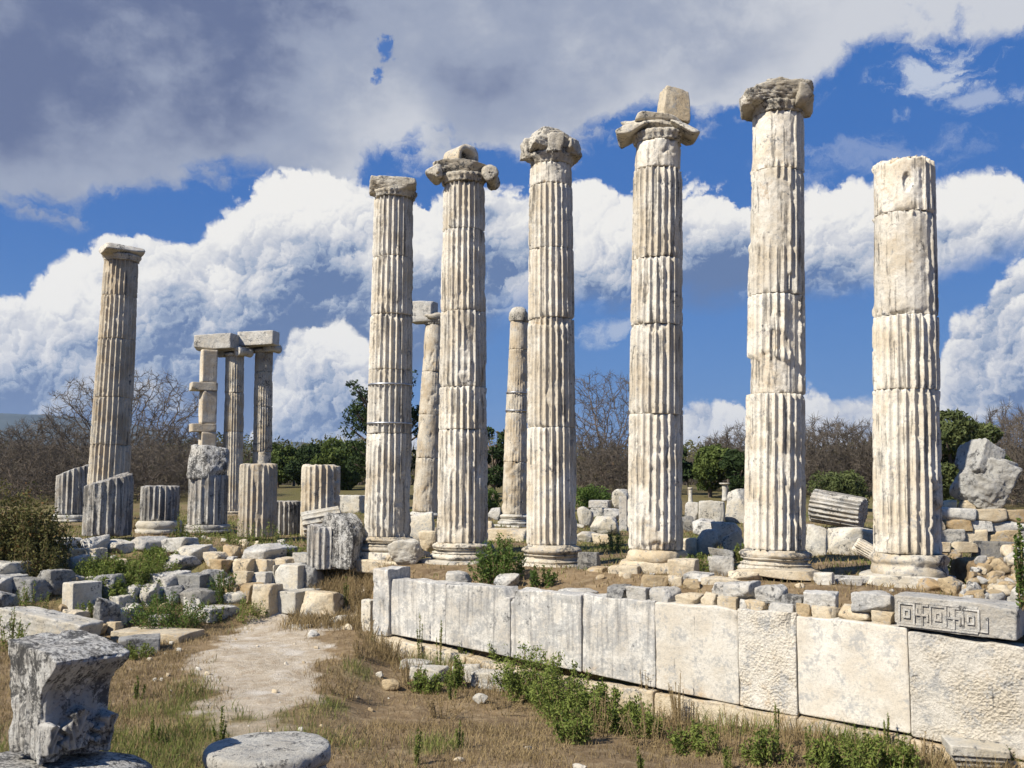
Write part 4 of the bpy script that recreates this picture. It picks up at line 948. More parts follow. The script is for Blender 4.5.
# fallen drums
def fallen(label, px0, px1, py0, py1, mat, yaw, pitch, Lr, seed, z=None, nfl=22, group=None, roll=0, Y=None, **k_):
    mid = (px0+px1)/2; F = W(mid, py1, Y) if Y else (Wz(mid, py1, z) if z is not None else hit(mid, py1)); dp = depth_of(F[1], F[2])
    h_ = (py1-py0)*dp/FPX; Rr = h_*.5*Lr; L = (px1-px0)*dp/FPX*.95
    mb = MB(); kw = dict(wear=.25, brk=.03, dz=.05); kw.update(k_); add_drum(mb, Rr, Rr*.97, L, seed, z_off=seed, nfl=nfl, M=TR((0, 0, -L/2)), **kw)
    q = Euler((0, math.pi/2+pitch, yaw)).to_matrix() @ Euler((0, 0, roll)).to_matrix()
    o = mb.build('fallen_drum', mat, None, (F[0], F[1]+Rr*.7, F[2]+h_*.5), q.to_euler())
    return tag(o, label, 'fallen drum', group)
fallen('big fluted column drum lying on its side behind the tallest and headless columns', 816, 869, 489, 531, M_dcol, R(-34), R(9), .82, 521, endwear=.5)
fallen('small pale fluted fragment lying in the grass left of the headless column', 856, 884, 540, 562, M_col, R(-15), R(30), .7, 522, nfl=20)
fallen('worn fluted drum lying on top of the pile before the pale stump', 300, 340, 508, 535, M_white, R(10), R(-10), .95, 523, nfl=14, dep=.12, Y=27.5)
stone('fluted_stub', 'short fluted stub standing on the rubble left of the fourth column', 611, 629, 490, 508, M_white, blk=4, Y=38)
# tiny distant columns
def tiny_column(label, px0, px1, py0, py1, cap):
    F = hit((px0+px1)/2, py1); dp = depth_of(F[1], F[2])/FPX; Rr = (px1-px0)/2*dp*(.62 if cap else .9); H = (py1-py0)*dp
    e = empty('small_column', F, label, 'column', 'tiny plain columns in the far field'); mb = MB()
    lathe(mb, [(.02, 0), (Rr*1.1, 0), (Rr*1.1, .1), (Rr, .14), (Rr*.88, H*.9), (.02, H*.9)], 5, 24, .01); mb.build('shaft', M_white, e)
    mb = MB(); lathe(mb, [(.02, H*.88), (Rr, H*.88), (Rr*(1.7 if cap else 1.05), H*.94), (Rr*(1.7 if cap else 1.05), H), (.02, H)], 6, 24, .01); mb.build('capital', M_white, e)
tiny_column('tiny plain column standing in the far field right of the fourth column', 688, 693, 488, 503, False)
tiny_column('tiny column with a flared capital standing in the far field left of the tallest column', 720, 730, 483, 501, True)

# ------------------------------------------------------------------ ruins on the left
GL = 'rough blocks of the left ruin'
LS = [
 (57, 82, 538, 551, 'w', 'pale block at the left end of the course below the dark stump', {}), (80, 106, 538, 552, 'g', 'grey block in the middle of the course below the dark stump', {}), (104, 130, 540, 551, 'w', 'thin pale block at the right end of the course below the dark stump', {}),
 (62, 84, 549, 558, 'c', 'cream block in the lower course at the upper left of the ruin', {}), (83, 104, 549, 558, 'c', 'second cream block in the lower course at the upper left of the ruin', {}),
 (43, 58, 543, 556, 'w', 'small white stone beside the brown shrub', {}), (46, 56, 554, 563, 'g', 'small grey stone below the small white stone by the shrub', {}), (30, 47, 557, 567, 'c', 'flat cream stone in front of the brown shrub', {}),
 (68, 92, 556, 570, 'g', 'dark edged flat block above the white upright block', {}),
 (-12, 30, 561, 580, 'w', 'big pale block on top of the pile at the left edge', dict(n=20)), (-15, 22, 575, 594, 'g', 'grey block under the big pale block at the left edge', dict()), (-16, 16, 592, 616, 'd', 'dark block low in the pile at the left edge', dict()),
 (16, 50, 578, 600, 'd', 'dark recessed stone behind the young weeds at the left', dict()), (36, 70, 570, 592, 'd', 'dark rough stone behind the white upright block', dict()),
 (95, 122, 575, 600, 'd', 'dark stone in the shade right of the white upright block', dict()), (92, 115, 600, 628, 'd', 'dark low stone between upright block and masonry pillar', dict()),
 (128, 168, 536, 549, 'g', 'long flat grey slab at the ruin edge below the short stump', {}), (164, 200, 538, 551, 'g', 'flat grey slab below the tall broken stump', {}),
 (176, 207, 546, 560, 'w', 'pale lumpy block on the stepped ruin wall', dict()), (164, 200, 555, 568, 'g', 'grey slab under the pale lumpy block', dict()),
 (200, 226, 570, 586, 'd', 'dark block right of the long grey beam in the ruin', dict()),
 (148, 185, 572, 589, 'g', 'long round-edged grey beam in the middle of the left ruin', dict(blk=9, n=20)), (180, 213, 573, 589, 'd', 'right half of the long beam in the ruin, coloured dark as its shaded side', dict(blk=10, )),  # the beam's shaded side is a second block in dark grey
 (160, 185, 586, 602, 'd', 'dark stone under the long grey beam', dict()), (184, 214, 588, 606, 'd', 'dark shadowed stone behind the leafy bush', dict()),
 (125, 143, 586, 603, 'g', 'grey stone topping the small masonry pillar', dict()), (110, 131, 596, 609, 'w', 'pale stone in the middle of the small masonry pillar', dict()), (108, 126, 609, 623, 'w', 'white stone low in the small masonry pillar', dict()), (110, 122, 622, 632, 'c', 'bottom stone of the small masonry pillar', dict()),
 (138, 160, 584, 606, 'w', 'white pointed rock beside the leafy bush', dict(blk=3, n=18)), (126, 142, 603, 617, 'w', 'white slanting rock below the pointed rock', dict(blk=3, )),
 (188, 236, 605, 618, 'g', 'low grey slab behind the weeds right of the leafy bush', dict(blk=10, )),
 (242, 294, 543, 565, 'g', 'big flat grey slab lying on the right part of the ruin', dict(blk=3.6, n=22, dr=.8, cuts=8)),
 (234, 257, 559, 573, 'c', 'cream block under the left end of the big flat slab', dict(blk=8)), (256, 278, 560, 574, 'c', 'cream block under the middle of the big flat slab', dict(blk=8)), (274, 296, 558, 571, 'c', 'pale block under the right end of the big flat slab', dict(blk=8)),
 (237, 253, 572, 585, 'c', 'small cream stone in the second course under the flat slab', dict(blk=8)), (252, 278, 572, 585, 'g', 'grey-brown stone in the second course under the flat slab', dict(blk=8)),
 (238, 264, 584, 600, 'o', 'brown stone in the third course behind the weeds', dict()), (256, 280, 584, 612, 'c', 'cream block left of the two white cornice blocks', dict(blk=8)),
 (224, 240, 546, 557, 'o', 'small ochre stone left of the big flat slab', {}), (206, 226, 553, 564, 'c', 'small cream stone at the edge beside the ochre one', {}), (212, 236, 560, 572, 'o', 'brown earthy stone in the ruin slope under the ochre stone', dict()),
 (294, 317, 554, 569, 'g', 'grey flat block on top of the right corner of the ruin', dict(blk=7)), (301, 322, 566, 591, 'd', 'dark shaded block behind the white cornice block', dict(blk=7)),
 (310, 325, 593, 612, 'c', 'pale end block behind the lower cornice block', dict(blk=7)),
]
for a, b, t, u, m_, l, k_ in LS:
    kw = dict(blk=5+(a % 4), dr=.8, rot=-30+(a*5) % 17-8, group=GL, amp=.10, n=18, cuts=7); kw.update(k_); stone('ruin_block', l, a-2, b+2, t-1, u+3, m_, **kw)
stone('upright_block', 'white upright block with a dark right side in the left ruin', 65, 98, 580, 613, M_white, dr=.95, rot=-38, blk=16, amp=.03, n=20, cuts=3, cutd=.95)
stone('base_stone', 'cream base stone under the white upright block', 62, 88, 609, 627, M_cream, dr=.9, rot=-38, blk=7)
stone('fallen_block', 'long tilted pale block lying behind the big foreground fragment', 2, 94, 611, 645, M_white, dr=.45, rot=-12, blk=9, n=24, tilt=9)
stone('step_slab', 'cream topped slab with a shaded front at the ruin foot', 115, 200, 627, 641, M_cream, dr=.5, rot=-18, blk=14, n=22, amp=.03)
stone('step_block', 'block coloured dark as the shaded front under the cream topped slab', 116, 162, 634, 654, M_dgrey, dr=.8, rot=20, blk=12, n=18, amp=.04)  # the slab's front face in shade, put in as a dark stone colour
rng = random.Random(31)
for i in range(70):
    px = rng.uniform(14, 262); py = rng.uniform(np.interp(px, [14, 60, 130, 262], [585, 560, 548, 556]), np.interp(px, [14, 100, 200, 262], [640, 640, 628, 600])); s_ = rng.uniform(3, 9)
    stone('ruin_stone', 'small rough stone among the blocks of the left ruin', px-s_*1.2, px+s_*1.2, py-s_, py+s_*.5, rng.choice('wgcodg'), blk=rng.choice((3.8, 5, 7)), n=10, amp=.12, rot=rng.uniform(-50, 20), group='small rough stones of the left ruin', seed=2100+i)
# white cornice blocks with a moulded left edge
def cornice(label, px0, px1, py0, py1, z, seed):
    F = hit((px0+px1)/2, py1); dp = depth_of(F[1], F[2])/FPX; w, h = (px1-px0)*dp, (py1-py0)*dp
    e = empty('cornice_block', (F[0], F[1]+w*.35, F[2]), label, 'carved block', 'white cornice blocks', (0, 0, R(-30)))
    mb = MB(); add_rock(mb, (w*.80, w*.8, h*.95), seed, M=TR((.04*w, 0, h*.48)), blk=14, n=20, amp=.03, cuts=4, cutd=.94); mb.build('block', M_white, e)
    mb = MB()
    for i in range(4): add_rock(mb, (w*.045, w*.5, h*.88), seed+i, M=TR((-.40*w-.015*i*w, -.16*w+.015*w*i, h*.48)), blk=8, n=8, amp=.03, cuts=0)
    mb.build('moulding', M_white, e)
cornice('upper white cornice block with a fluted moulded edge at the ruin corner', 273, 311, 565, 594, -.78, 611)
cornice('lower white cornice block resting on the ground at the ruin corner', 262, 314, 591, 614, -1.22, 612)
# flat pale rocks on the path and soil bank
for a, b, t, u, m_, l in [(296, 330, 610, 617, 'w', 'flat pale rock at the top of the path'), (322, 358, 612, 624, 'w', 'pale rock slab at the right side of the path'), (286, 318, 622, 629, 'w', 'long flat pale rock in the middle of the upper path'), (334, 362, 603, 612, 'c', 'flat cream rock at the path end near the wall'),
    (304, 322, 630, 637, 'w', 'small flat rock right on the path'), (340, 356, 622, 630, 'c', 'small cream rock at the right edge of the path')]:
    stone('path_rock', l, a, b, t, u, m_, blk=3, dr=.9, amp=.08, sink=.10, n=16, group='flat rocks bedded in the path')
# loose pebbles on the path and soil: small stones scattered, a few countable
rng = random.Random(9)
for i in range(46):
    px, py = rng.choice([(rng.uniform(200, 330), rng.uniform(625, 740)), (rng.uniform(350, 700), rng.uniform(690, 765)), (rng.uniform(130, 215), rng.uniform(640, 700))]); s_ = rng.uniform(1.2, 4.2)
    stone('pebble', 'small loose stone lying on the path or dry soil', px-s_, px+s_, py-s_*.9, py+s_*.3, rng.choice('wcco'), blk=2.8, n=5, amp=.1, group='small loose stones on the ground', seed=1500+i)
# debris on the terrace
for i in range(60):
    px, py = rng.choice([(rng.uniform(600, 900), rng.uniform(572, 592)), (rng.uniform(690, 870), rng.uniform(500, 560)), (rng.uniform(430, 620), rng.uniform(520, 560)), (rng.uniform(180, 300), rng.uniform(536, 560))]); s_ = rng.uniform(1.5, 5)
    stone('debris_stone', 'small rough stone lying on the temple terrace', px-s_*1.3, px+s_*1.3, py-s_, py+s_*.4, rng.choice('wccog'), blk=3, n=6, amp=.1, group='small rough stones on the terrace', seed=1700+i)

# ------------------------------------------------------------------ foreground pieces
# big capital fragment: flaring top right, leaf carving on its shaded right side
YF = 9.6; A0 = W(36, 762, YF); dpf = depth_of(YF, A0[2])/FPX
cap = empty('capital_fragment', (A0[0], YF+.45, A0[2]), 'big weathered capital fragment with a flaring lip and leaf carving, on a slab', 'carved fragment', rot=(0, 0, R(-38)))
Wd, Hd = 95*dpf, 112*dpf
V, Q = rock((2, 2, 2), 5, blk=16, n=60, amp=0, cuts=0); V = V.copy()
u, v_, w_ = V[:, 0], V[:, 1], V[:, 2]; t = (w_+1)/2
lip = .34*ss(t, .50, .93)**1.6                        # the right face sweeps out under the lip
x = np.where(u > 0, u*(.36+lip), u*.40)*Wd; y = v_*(.44-.05*(1-t))*Wd; z = t*Hd*(1-.03*u) - .05*Hd*ss(u, .6, 1)*ss(t, .9, 1)
pos = np.stack([x, y, z], -1); sidem = ss(u, .9, 1)
topm = ss(w_, .9, 1)
d = fbm(pos*2.4, 4, 61)*.05*(1-.5*topm) + .032*(1-.8*topm)*fbm(pos*np.array([9, 9, 1.8]), 3, 62) - .07*ss(fbm(pos*2.1+4, 3, 63), .2, .6) - .03*(1-.6*topm)*np.abs(fbm(pos*6, 4, 64))
nr = pos - np.array([0, 0, Hd/2]); nr /= np.linalg.norm(nr, axis=1)[:, None]
pos = pos + nr*d[:, None]
mb = MB(); mb.add(pos, Q); mb.build('body', M_fore, cap)
M_leaf = stone_mat('carved_dark_marble', light=(.55, .53, .48), warm=(.38, .36, .32), grey=.5, dark=.5, ochre=.05, streak=.4, bump=.7, sc_=1.5)
# carved side: a slab of relief that follows the swept right face: veins, then one acanthus leaf low down
ny, nz_ = 90, 110; yy = np.linspace(-.40, .40, ny)*Wd; zz_ = np.linspace(.02, .93, nz_)*Hd
YY, ZZ = np.meshgrid(yy, zz_); tz = ZZ/Hd
face = (.36+.34*ss(tz, .50, .93)**1.6)*Wd + .012
rel = .05*(1-np.abs(np.sin(YY*19/Wd + 2.2*(tz-.3)**2*np.sign(YY))))**1.5*ss(tz, .35, .6)
for yc, hh, wd in ((-.02, .44, .20), (-.33, .34, .15), (.30, .36, .16)):          # leaves
    q = (YY/Wd-yc)/wd; tl = tz/hh; out_ = np.sqrt(np.clip(1-(tl-.35)**2/.44, 0, 1)); lob = .80+.20*np.cos(tl*21)
    inside = ss(out_*lob-np.abs(q), .0, .12)*ss(tl, 0, .05)*(1-ss(tl, .97, 1.02))
    vein = .55+.45*np.cos((np.abs(q)*1.1-tl*.8)*17)
    rel = np.where(inside > .02, inside*(.06+.12*tl**2+.05*vein - .03*np.exp(-(q/.08)**2)), rel*.8)
rel = rel + .02*fbm(np.stack([YY*5, ZZ*5, YY*0], -1), 4, 65)
edgef = np.minimum(1, np.minimum(np.abs(np.abs(YY)-.40*Wd)/.04, np.minimum(ZZ-.02*Hd, .93*Hd-ZZ)/.05+.02))
Pf = np.stack([face-.09+(.09+rel)*np.clip(edgef, 0, 1), YY, ZZ], -1)
mb = MB(); mb.add(Pf, grid_quads(nz_, ny, False)); bk = Pf.copy(); bk[..., 0] -= .2; mb.add(bk, grid_quads(nz_, ny, False)[:, ::-1])
mb.build('acanthus_carving', M_leaf, cap)
stone('slab', 'broad lichened slab under the big capital fragment', -60, 132, 746, 806, M_fore, dr=.8, rot=-18, Y=9.25, blk=8, n=28, amp=.04, cuts=5)
stone('support_block', 'dark block below the lichened slab at the lower left corner', -60, 118, 795, 850, M_grey, dr=.7, rot=-18, Y=9.3, blk=8, n=16, sink=.25)
# round drum in the foreground
F = W(268, 747, 10.6); dq = depth_of(10.6, F[2])/FPX; Rr = 62*dq
dr_ = empty('round_drum', (F[0], F[1], F[2]-.72), 'round flat-topped lichened column drum in the foreground beside the path', 'column drum')
mb = MB(); lathe(mb, [(.02, .55), (Rr*.9, .55), (Rr*.97, .58), (Rr, .62), (Rr*1.0, .70), (Rr*.96, .735), (Rr*.7, .745), (Rr*.4, .74), (Rr*.15, .745), (.02, .745)], 81, 96, .02, chip=.04); mb.build('top_disc', M_drum, dr_)
mb = MB(); lathe(mb, [(.02, -.15), (Rr*1.16, -.15), (Rr*1.16, .1), (Rr*1.12, .3), (Rr*1.02, .42), (Rr*.93, .5), (Rr*.92, .552), (.02, .552)], 82, 96, .03, chip=.08); mb.build('drum', M_drum, dr_)
# moulded block, lower right
F = hit(978, 772); dq = depth_of(F[1], F[2])/FPX; w = 46*dq
mbk = empty('moulded_block', (F[0]-.05, F[1]-.05, F[2]-.06), 'small stepped moulded marble block before the wall at the lower right', 'carved block', rot=(0, 0, R(-12)))
for i, (ww, z0, z1) in enumerate(((1.18, .26, .36), (1.05, .21, .262), (.92, .15, .212), (.80, -.1, .152))):
    mb = MB(); add_rock(mb, (w*ww, w*ww*.9, (z1-z0)*1.25), 820+i, M=TR((0, 0, (z0+z1)/2*1.25)), blk=16, n=14, amp=.025, cuts=3, cutd=.95)
    mb.build('moulding' if i else 'top_slab', M_grey if i else M_white, mbk)

# ------------------------------------------------------------------ vegetation
def tubes(mb, P0, P1, r0, r1, tone, k=4):
    P0, P1 = np.asarray(P0, float), np.asarray(P1, float); d = P1-P0; L = np.linalg.norm(d, axis=1, keepdims=True); d = d/np.maximum(L, 1e-6)
    ref = np.where(np.abs(d[:, 2:3]) > .9, np.array([[1., 0, 0]]), np.array([[0, 0, 1.]]))
    a = np.cross(d, ref); a /= np.linalg.norm(a, axis=1, keepdims=True); b = np.cross(d, a)
    th = np.arange(k)*2*math.pi/k; n = len(P0)
    ring = a[:, None, :]*np.cos(th)[None, :, None] + b[:, None, :]*np.sin(th)[None, :, None]
    V0 = P0[:, None, :]+ring*np.asarray(r0)[:, None, None]; V1 = P1[:, None, :]+ring*np.asarray(r1)[:, None, None]
    V = np.concatenate([V0, V1], 1).reshape(-1, 3); base = np.arange(n)[:, None]*2*k; i = np.arange(k)[None, :]; j = (i+1) % k
    Q = np.stack([base+i, base+j, base+k+j, base+k+i], -1).reshape(-1, 4)
    mb.add(V, Q, A=np.repeat(np.asarray(tone, float), 2*k))
def leaves(mb, C, size, seed, aspect=2.2, flat=.0, tone=None, up=0.0):
    rg = np.random.default_rng(seed); C = np.asarray(C, float); n = len(C)
    a = rg.normal(size=(n, 3)); a[:, 2] = a[:, 2]*(1-flat)+up; a /= np.linalg.norm(a, axis=1, keepdims=True)
    b = np.cross(a, rg.normal(size=(n, 3))); b /= np.linalg.norm(b, axis=1, keepdims=True)
    s = size*rg.uniform(.6, 1.35, n)[:, None]; w = s/aspect; nrm = np.cross(a, b)
    V = np.stack([C-a*s*.5, C+b*w*.5+nrm*s*.08, C+a*s*.5, C-b*w*.5+nrm*s*.08], 1).reshape(-1, 3)
    t = rg.uniform(0, 1, n) if tone is None else np.clip(tone+rg.normal(0, .18, n), 0, 1)
    mb.add(V, np.arange(4*n).reshape(-1, 4), A=np.repeat(t, 4))
def at_px(px, py): return hit(px, py)

# bare trees and scrub: branches grown towards points spread through a dome
def dome_tree(seed, natt, rx, zc, rz, roots, step=.035, kill=.055, twigs=2, tw=.06, hollow=0.0):
    rg = np.random.default_rng(seed); A = []
    while len(A) < natt:
        q = rg.uniform(-1, 1, 3); r = np.linalg.norm(q)
        if r < 1 and r > hollow: 
            p = q*np.array([rx, rx, rz])+np.array([0, 0, zc])
            if p[2] > .06: A.append(p)
    A = np.array(A); A[:, 2] += .05*fbm(A*6, 2, seed); P_ = [np.array(r_, float) for r_ in roots]; par = [-1]*len(P_)
    near = np.zeros(len(A), int); nd = np.full(len(A), 1e9); alive = np.ones(len(A), bool); done = 0
    for it in range(140):
        for k_ in range(done, len(P_)):
            d = np.linalg.norm(A-P_[k_], axis=1); b_ = d < nd; nd[b_] = d[b_]; near[b_] = k_
        done = len(P_); alive &= nd > kill
        if not alive.any(): break
        for k_ in np.unique(near[alive]):
            s_ = alive & (near == k_); v = A[s_]-P_[k_]; v = (v/np.linalg.norm(v, axis=1)[:, None]).mean(0) + rg.normal(0, .16, 3)
            v /= np.linalg.norm(v)+1e-9; P_.append(P_[k_]+v*step); par.append(k_)
        if len(P_) > 7000: break
    P_ = np.array(P_); par = np.array(par); w = np.zeros(len(P_)); kids = np.bincount(par[par >= 0], minlength=len(P_))
    w[kids == 0] = 1
    for k_ in range(len(P_)-1, 0, -1):
        if par[k_] >= 0: w[par[k_]] += w[k_]
    return P_, par, w, kids, rg
def bare_proto(seed, natt, rx, zc, rz, roots, r_tip=.0022, r_max=.022, twn=3, tw=.07, **k_):
    P_, par, w, kids, rg = dome_tree(seed, natt, rx, zc, rz, roots, **k_); i = np.where(par >= 0)[0]; wm = w.max()
    rad = r_tip + (r_max-r_tip)*(w/wm)**.58; big = w[i] > wm*.015
    m1 = MB(); tubes(m1, P_[par[i[big]]], P_[i[big]], rad[par[i[big]]].clip(0, r_max), rad[i[big]], rg.uniform(0, 1, big.sum()), 5)
    m2 = MB(); sm = i[~big]; tubes(m2, P_[par[sm]], P_[sm], rad[sm]*1.1, rad[sm], rg.uniform(0, 1, len(sm)), 3)
    t = np.repeat(np.where((w < wm*.012) & (par >= 0))[0], twn); v = P_[t]-P_[par[t]]; v = v/np.linalg.norm(v, axis=1)[:, None] + rg.normal(0, .65, (len(t), 3)) + np.array([0, 0, .2])
    v = v/np.linalg.norm(v, axis=1)[:, None]*tw*rg.uniform(.4, 1.2, len(t))[:, None]; tubes(m2, P_[t], P_[t]+v, np.full(len(t), r_tip*.8), np.full(len(t), r_tip*.4), rg.uniform(0, 1, len(t)), 3)
    return m1.mesh('trunk', L_bark), m2.mesh('twigs', L_twig), P_[:, 2].max(), np.percentile(np.abs(P_[:, 0]), 99)
BT = [bare_proto(1, 1700, .58, .56, .44, [(0, 0, -.02)], r_max=.024, r_tip=.0015, step=.028, kill=.040, twn=3, tw=.055),
      bare_proto(2, 1500, .52, .54, .46, [(0, 0, -.02)], r_max=.020, r_tip=.0015, hollow=.2, step=.028, kill=.040, twn=3, tw=.055),
      bare_proto(3, 1000, .62, .38, .60, [(0, 0, -.05)], r_tip=.0026, r_max=.012, twn=4, tw=.09, step=.03, kill=.045),
      bare_proto(4, 1000, .78, .33, .60, [(0, 0, -.05)], r_tip=.0028, r_max=.012, twn=4, tw=.09, step=.03, kill=.045)]
def bare(px, pyb, pyt, wpx, proto, label, group=None, Y=70, name='bare_tree'):
    mt, mw, top, ww = BT[proto]; X = (px-512)/FPX*Y*1.005; z = float(ground(X, Y))
    H = W(px, pyt, Y)[2]-z; wid = wpx*depth_of(Y, z)/FPX/2
    e = empty(name, (X, Y, z), label, 'tree' if proto < 2 else 'shrub', group, (0, 0, px*1.7)); s_ = H/top
    for nm, me in (('trunk', mt), ('twigs', mw)):
        o = bpy.data.objects.new(nm, me); COL.objects.link(o); o.parent = e; o.scale = (wid/ww, wid/ww, s_)
    return e
bare(128, 505, 371, 150, 0, 'big bare brown tree behind the lone left column', Y=66)
bare(604, 500, 373, 104, 1, 'bare tree with a round crown between the third and fourth columns', Y=62)
GB = 'bare brown shrubs of the far scrub'
for i, (px, pyt, w, pr, Y, l) in enumerate([(8, 428, 90, 2, 58, 'bare brown shrub at the left edge behind the leafy shrub'), (48, 420, 80, 3, 62, 'bare brown shrub left of the lone left column'), (88, 432, 70, 2, 56, 'dense bare shrub right behind the lone left column'), (168, 425, 80, 3, 60, 'bare shrub right of the big bare tree'),
    (215, 440, 60, 2, 58, 'bare shrub behind the square stone pier'), (140, 440, 80, 3, 54, 'low tangled bare shrub behind the short dark stump'), (28, 440, 80, 3, 52, 'low tangled bare shrub behind the slanted grey stump'),
    (588, 432, 56, 3, 58, 'tangled bare shrub at the foot of the round bare tree'), (615, 440, 50, 2, 57, 'low bare shrub left of the fourth column'), (742, 424, 60, 2, 64, 'grey bare shrub left of the tallest column'), (722, 436, 50, 3, 66, 'pale bare shrub above the dark green bushes'),
    (816, 418, 80, 2, 62, 'tall bare shrub right of the tallest column'), (850, 422, 80, 3, 60, 'wide bare shrub left of the headless column'), (800, 430, 60, 3, 58, 'low bare shrub behind the tallest column'), (878, 430, 60, 2, 59, 'bare shrub behind the headless column'),
    (1008, 405, 70, 2, 50, 'bare shrub behind the huge grey rock at the right edge'), (1028, 412, 80, 3, 46, 'tangled bare shrub at the right edge of the view'), (985, 425, 60, 3, 52, 'low bare shrub left of the huge grey rock')]):
    bare(px, 500, pyt, w*1.35, pr, l, GB, Y, 'bare_shrub')

# leafy crowns
def crown_pts(blobs, n, seed, hollow=.55):
    rg = np.random.default_rng(seed); vol = np.array([b[1][0]*b[1][1]*b[1][2] for b in blobs])**.67; pick = rg.choice(len(blobs), n, p=vol/vol.sum())
    d = rg.normal(size=(n, 3)); d /= np.linalg.norm(d, axis=1, keepdims=True); r = hollow + (1-hollow)*rg.uniform(0, 1, n)**.6
    c = np.array([b[0] for b in blobs])[pick]; s = np.array([b[1] for b in blobs])[pick]
    P_ = c + d*s*r[:, None]; P_ += fbm(P_*1.3, 2, seed)[:, None]*s*.25*d
    keep = fbm(P_*1.6/np.mean(s), 3, seed+3) > -.30
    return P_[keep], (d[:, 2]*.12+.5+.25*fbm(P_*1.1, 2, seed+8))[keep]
def leafy(name, label, cat, px, pyb, pyt, wpx, Y, mat, n, size, seed, shape='round', group=None, nb=9, trunk=True, aspect=2.2):
    X = (px-512)/FPX*Y*1.005; z = float(ground(X, Y)); H = W(px, pyt, Y)[2]-z; w = wpx*depth_of(Y, z)/FPX/2
    rg = random.Random(seed); bl = []
    for i in range(nb):
        t = (i+.5)/nb
        if shape == 'cone': rr = w*(1-t)**.75*.75+.12*w; zc = H*(.12+.82*t); off = w*.45*(1-t)
        elif shape == 'ragged': rr = w*rg.uniform(.14, .32); zc = H*rg.uniform(.2, .93); off = w*.85*(1-.5*abs(zc/H-.5))
        elif shape == 'bush': rr = w*rg.uniform(.35, .55); zc = H*rg.uniform(.2, .72); off = w*.62
        else: rr = w*rg.uniform(.38, .6); zc = H*rg.uniform(.35, .82); off = w*.6
        a = rg.uniform(0, 6.28); o_ = off*math.sqrt(rg.random())
        bl.append(((math.cos(a)*o_, math.sin(a)*o_, zc), (rr, rr, rr*rg.uniform(.6, 1.0)*(H/(2.2*w) if shape == 'round' else 1) )))
    P_, tn = crown_pts(bl, n, seed); P_ = P_[P_[:, 2] > .02]; tn = tn[:len(P_)]
    e = empty(name, (X, Y, z), label, cat, group)
    mb = MB(); leaves(mb, P_, size, seed, aspect, tone=tn); mb.build('crown', mat, e, smooth=False)
    if trunk:
        m2 = MB(); pts0, pts1, r0, r1 = [(0, 0, -.1)], [(0, 0, H*.5)], [H*.03], [H*.018]
        for c_, s_ in bl: pts0.append((0, 0, min(c_[2]*.6, H*.5))); pts1.append(c_); r0.append(H*.014); r1.append(H*.005)
        tubes(m2, pts0, pts1, np.array(r0), np.array(r1), np.full(len(r0), .5), 6); m2.build('trunk', L_bark, e)
    return e
GP = 'dark green pines of the low wood'
for i, (px, pyt, w, Y, l) in enumerate([(262, 452, 50, 78, 'leftmost round pine of the low wood behind the stumps'), (296, 449, 46, 80, 'pine behind the pale stump in the low wood'), (325, 447, 44, 76, 'pine in the middle of the low wood left of the first column'), (350, 441, 54, 70, 'lighter green pine nearest the first front column'), (280, 455, 44, 72, 'low pine between the stumps in the low wood'), (336, 460, 48, 66, 'small pine before the low wood'), (310, 458, 44, 70, 'small dark pine behind the pale stump')]):
    leafy('pine_tree', l, 'tree', px, 500, pyt-14, w*1.1, Y, L_dark if i in (2, 6) else L_pine, 8000, .27, 40+i, 'bush', GP, 8)
leafy('dark_evergreen', 'tall dark evergreen with loose sprays behind the first front column', 'tree', 386, 505, 360, 104, 56, L_dark, 15000, .20, 60, 'ragged', None, 46)
leafy('dark_evergreen', 'dark evergreen seen between the second and third front columns', 'tree', 494, 505, 424, 66, 54, L_dark, 8000, .22, 61, 'ragged', None, 24)
leafy('dark_evergreen', 'dark evergreen just right of the fourth front column', 'tree', 676, 505, 412, 48, 60, L_dark, 4500, .28, 62, 'bush', None, 8)
leafy('green_bush_tree', 'dark green rounded bush tree right of the fourth column', 'tree', 708, 505, 424, 58, 57, L_pine, 7000, .24, 63, 'bush', None, 9)
leafy('green_bush_tree', 'green bush tree left of the tallest column', 'tree', 738, 505, 432, 42, 55, L_dark, 4500, .24, 64, 'bush', None, 8)
leafy('olive_shrub', 'tall green shrub tree right of the headless column', 'tree', 950, 515, 368, 76, 30, L_olive, 11000, .17, 65, 'bush', None, 14)
leafy('olive_shrub', 'smaller green shrub beside the huge grey rock', 'shrub', 986, 515, 392, 50, 32, L_olive, 4500, .17, 66, 'bush', None, 8)
leafy('green_shrub', 'low green shrub behind the big fallen drum', 'shrub', 832, 512, 470, 76, 46, L_olive, 6000, .17, 67, 'bush', None, 9)
leafy('green_shrub', 'low green shrub behind the third column and the rubble', 'shrub', 592, 512, 488, 60, 48, L_bush, 3000, .15, 68, 'bush', None, 6)
leafy('green_shrub', 'low green shrub left of the round-topped slim column', 'shrub', 486, 516, 490, 40, 44, L_bush, 3000, .15, 69, 'bush', None, 6)

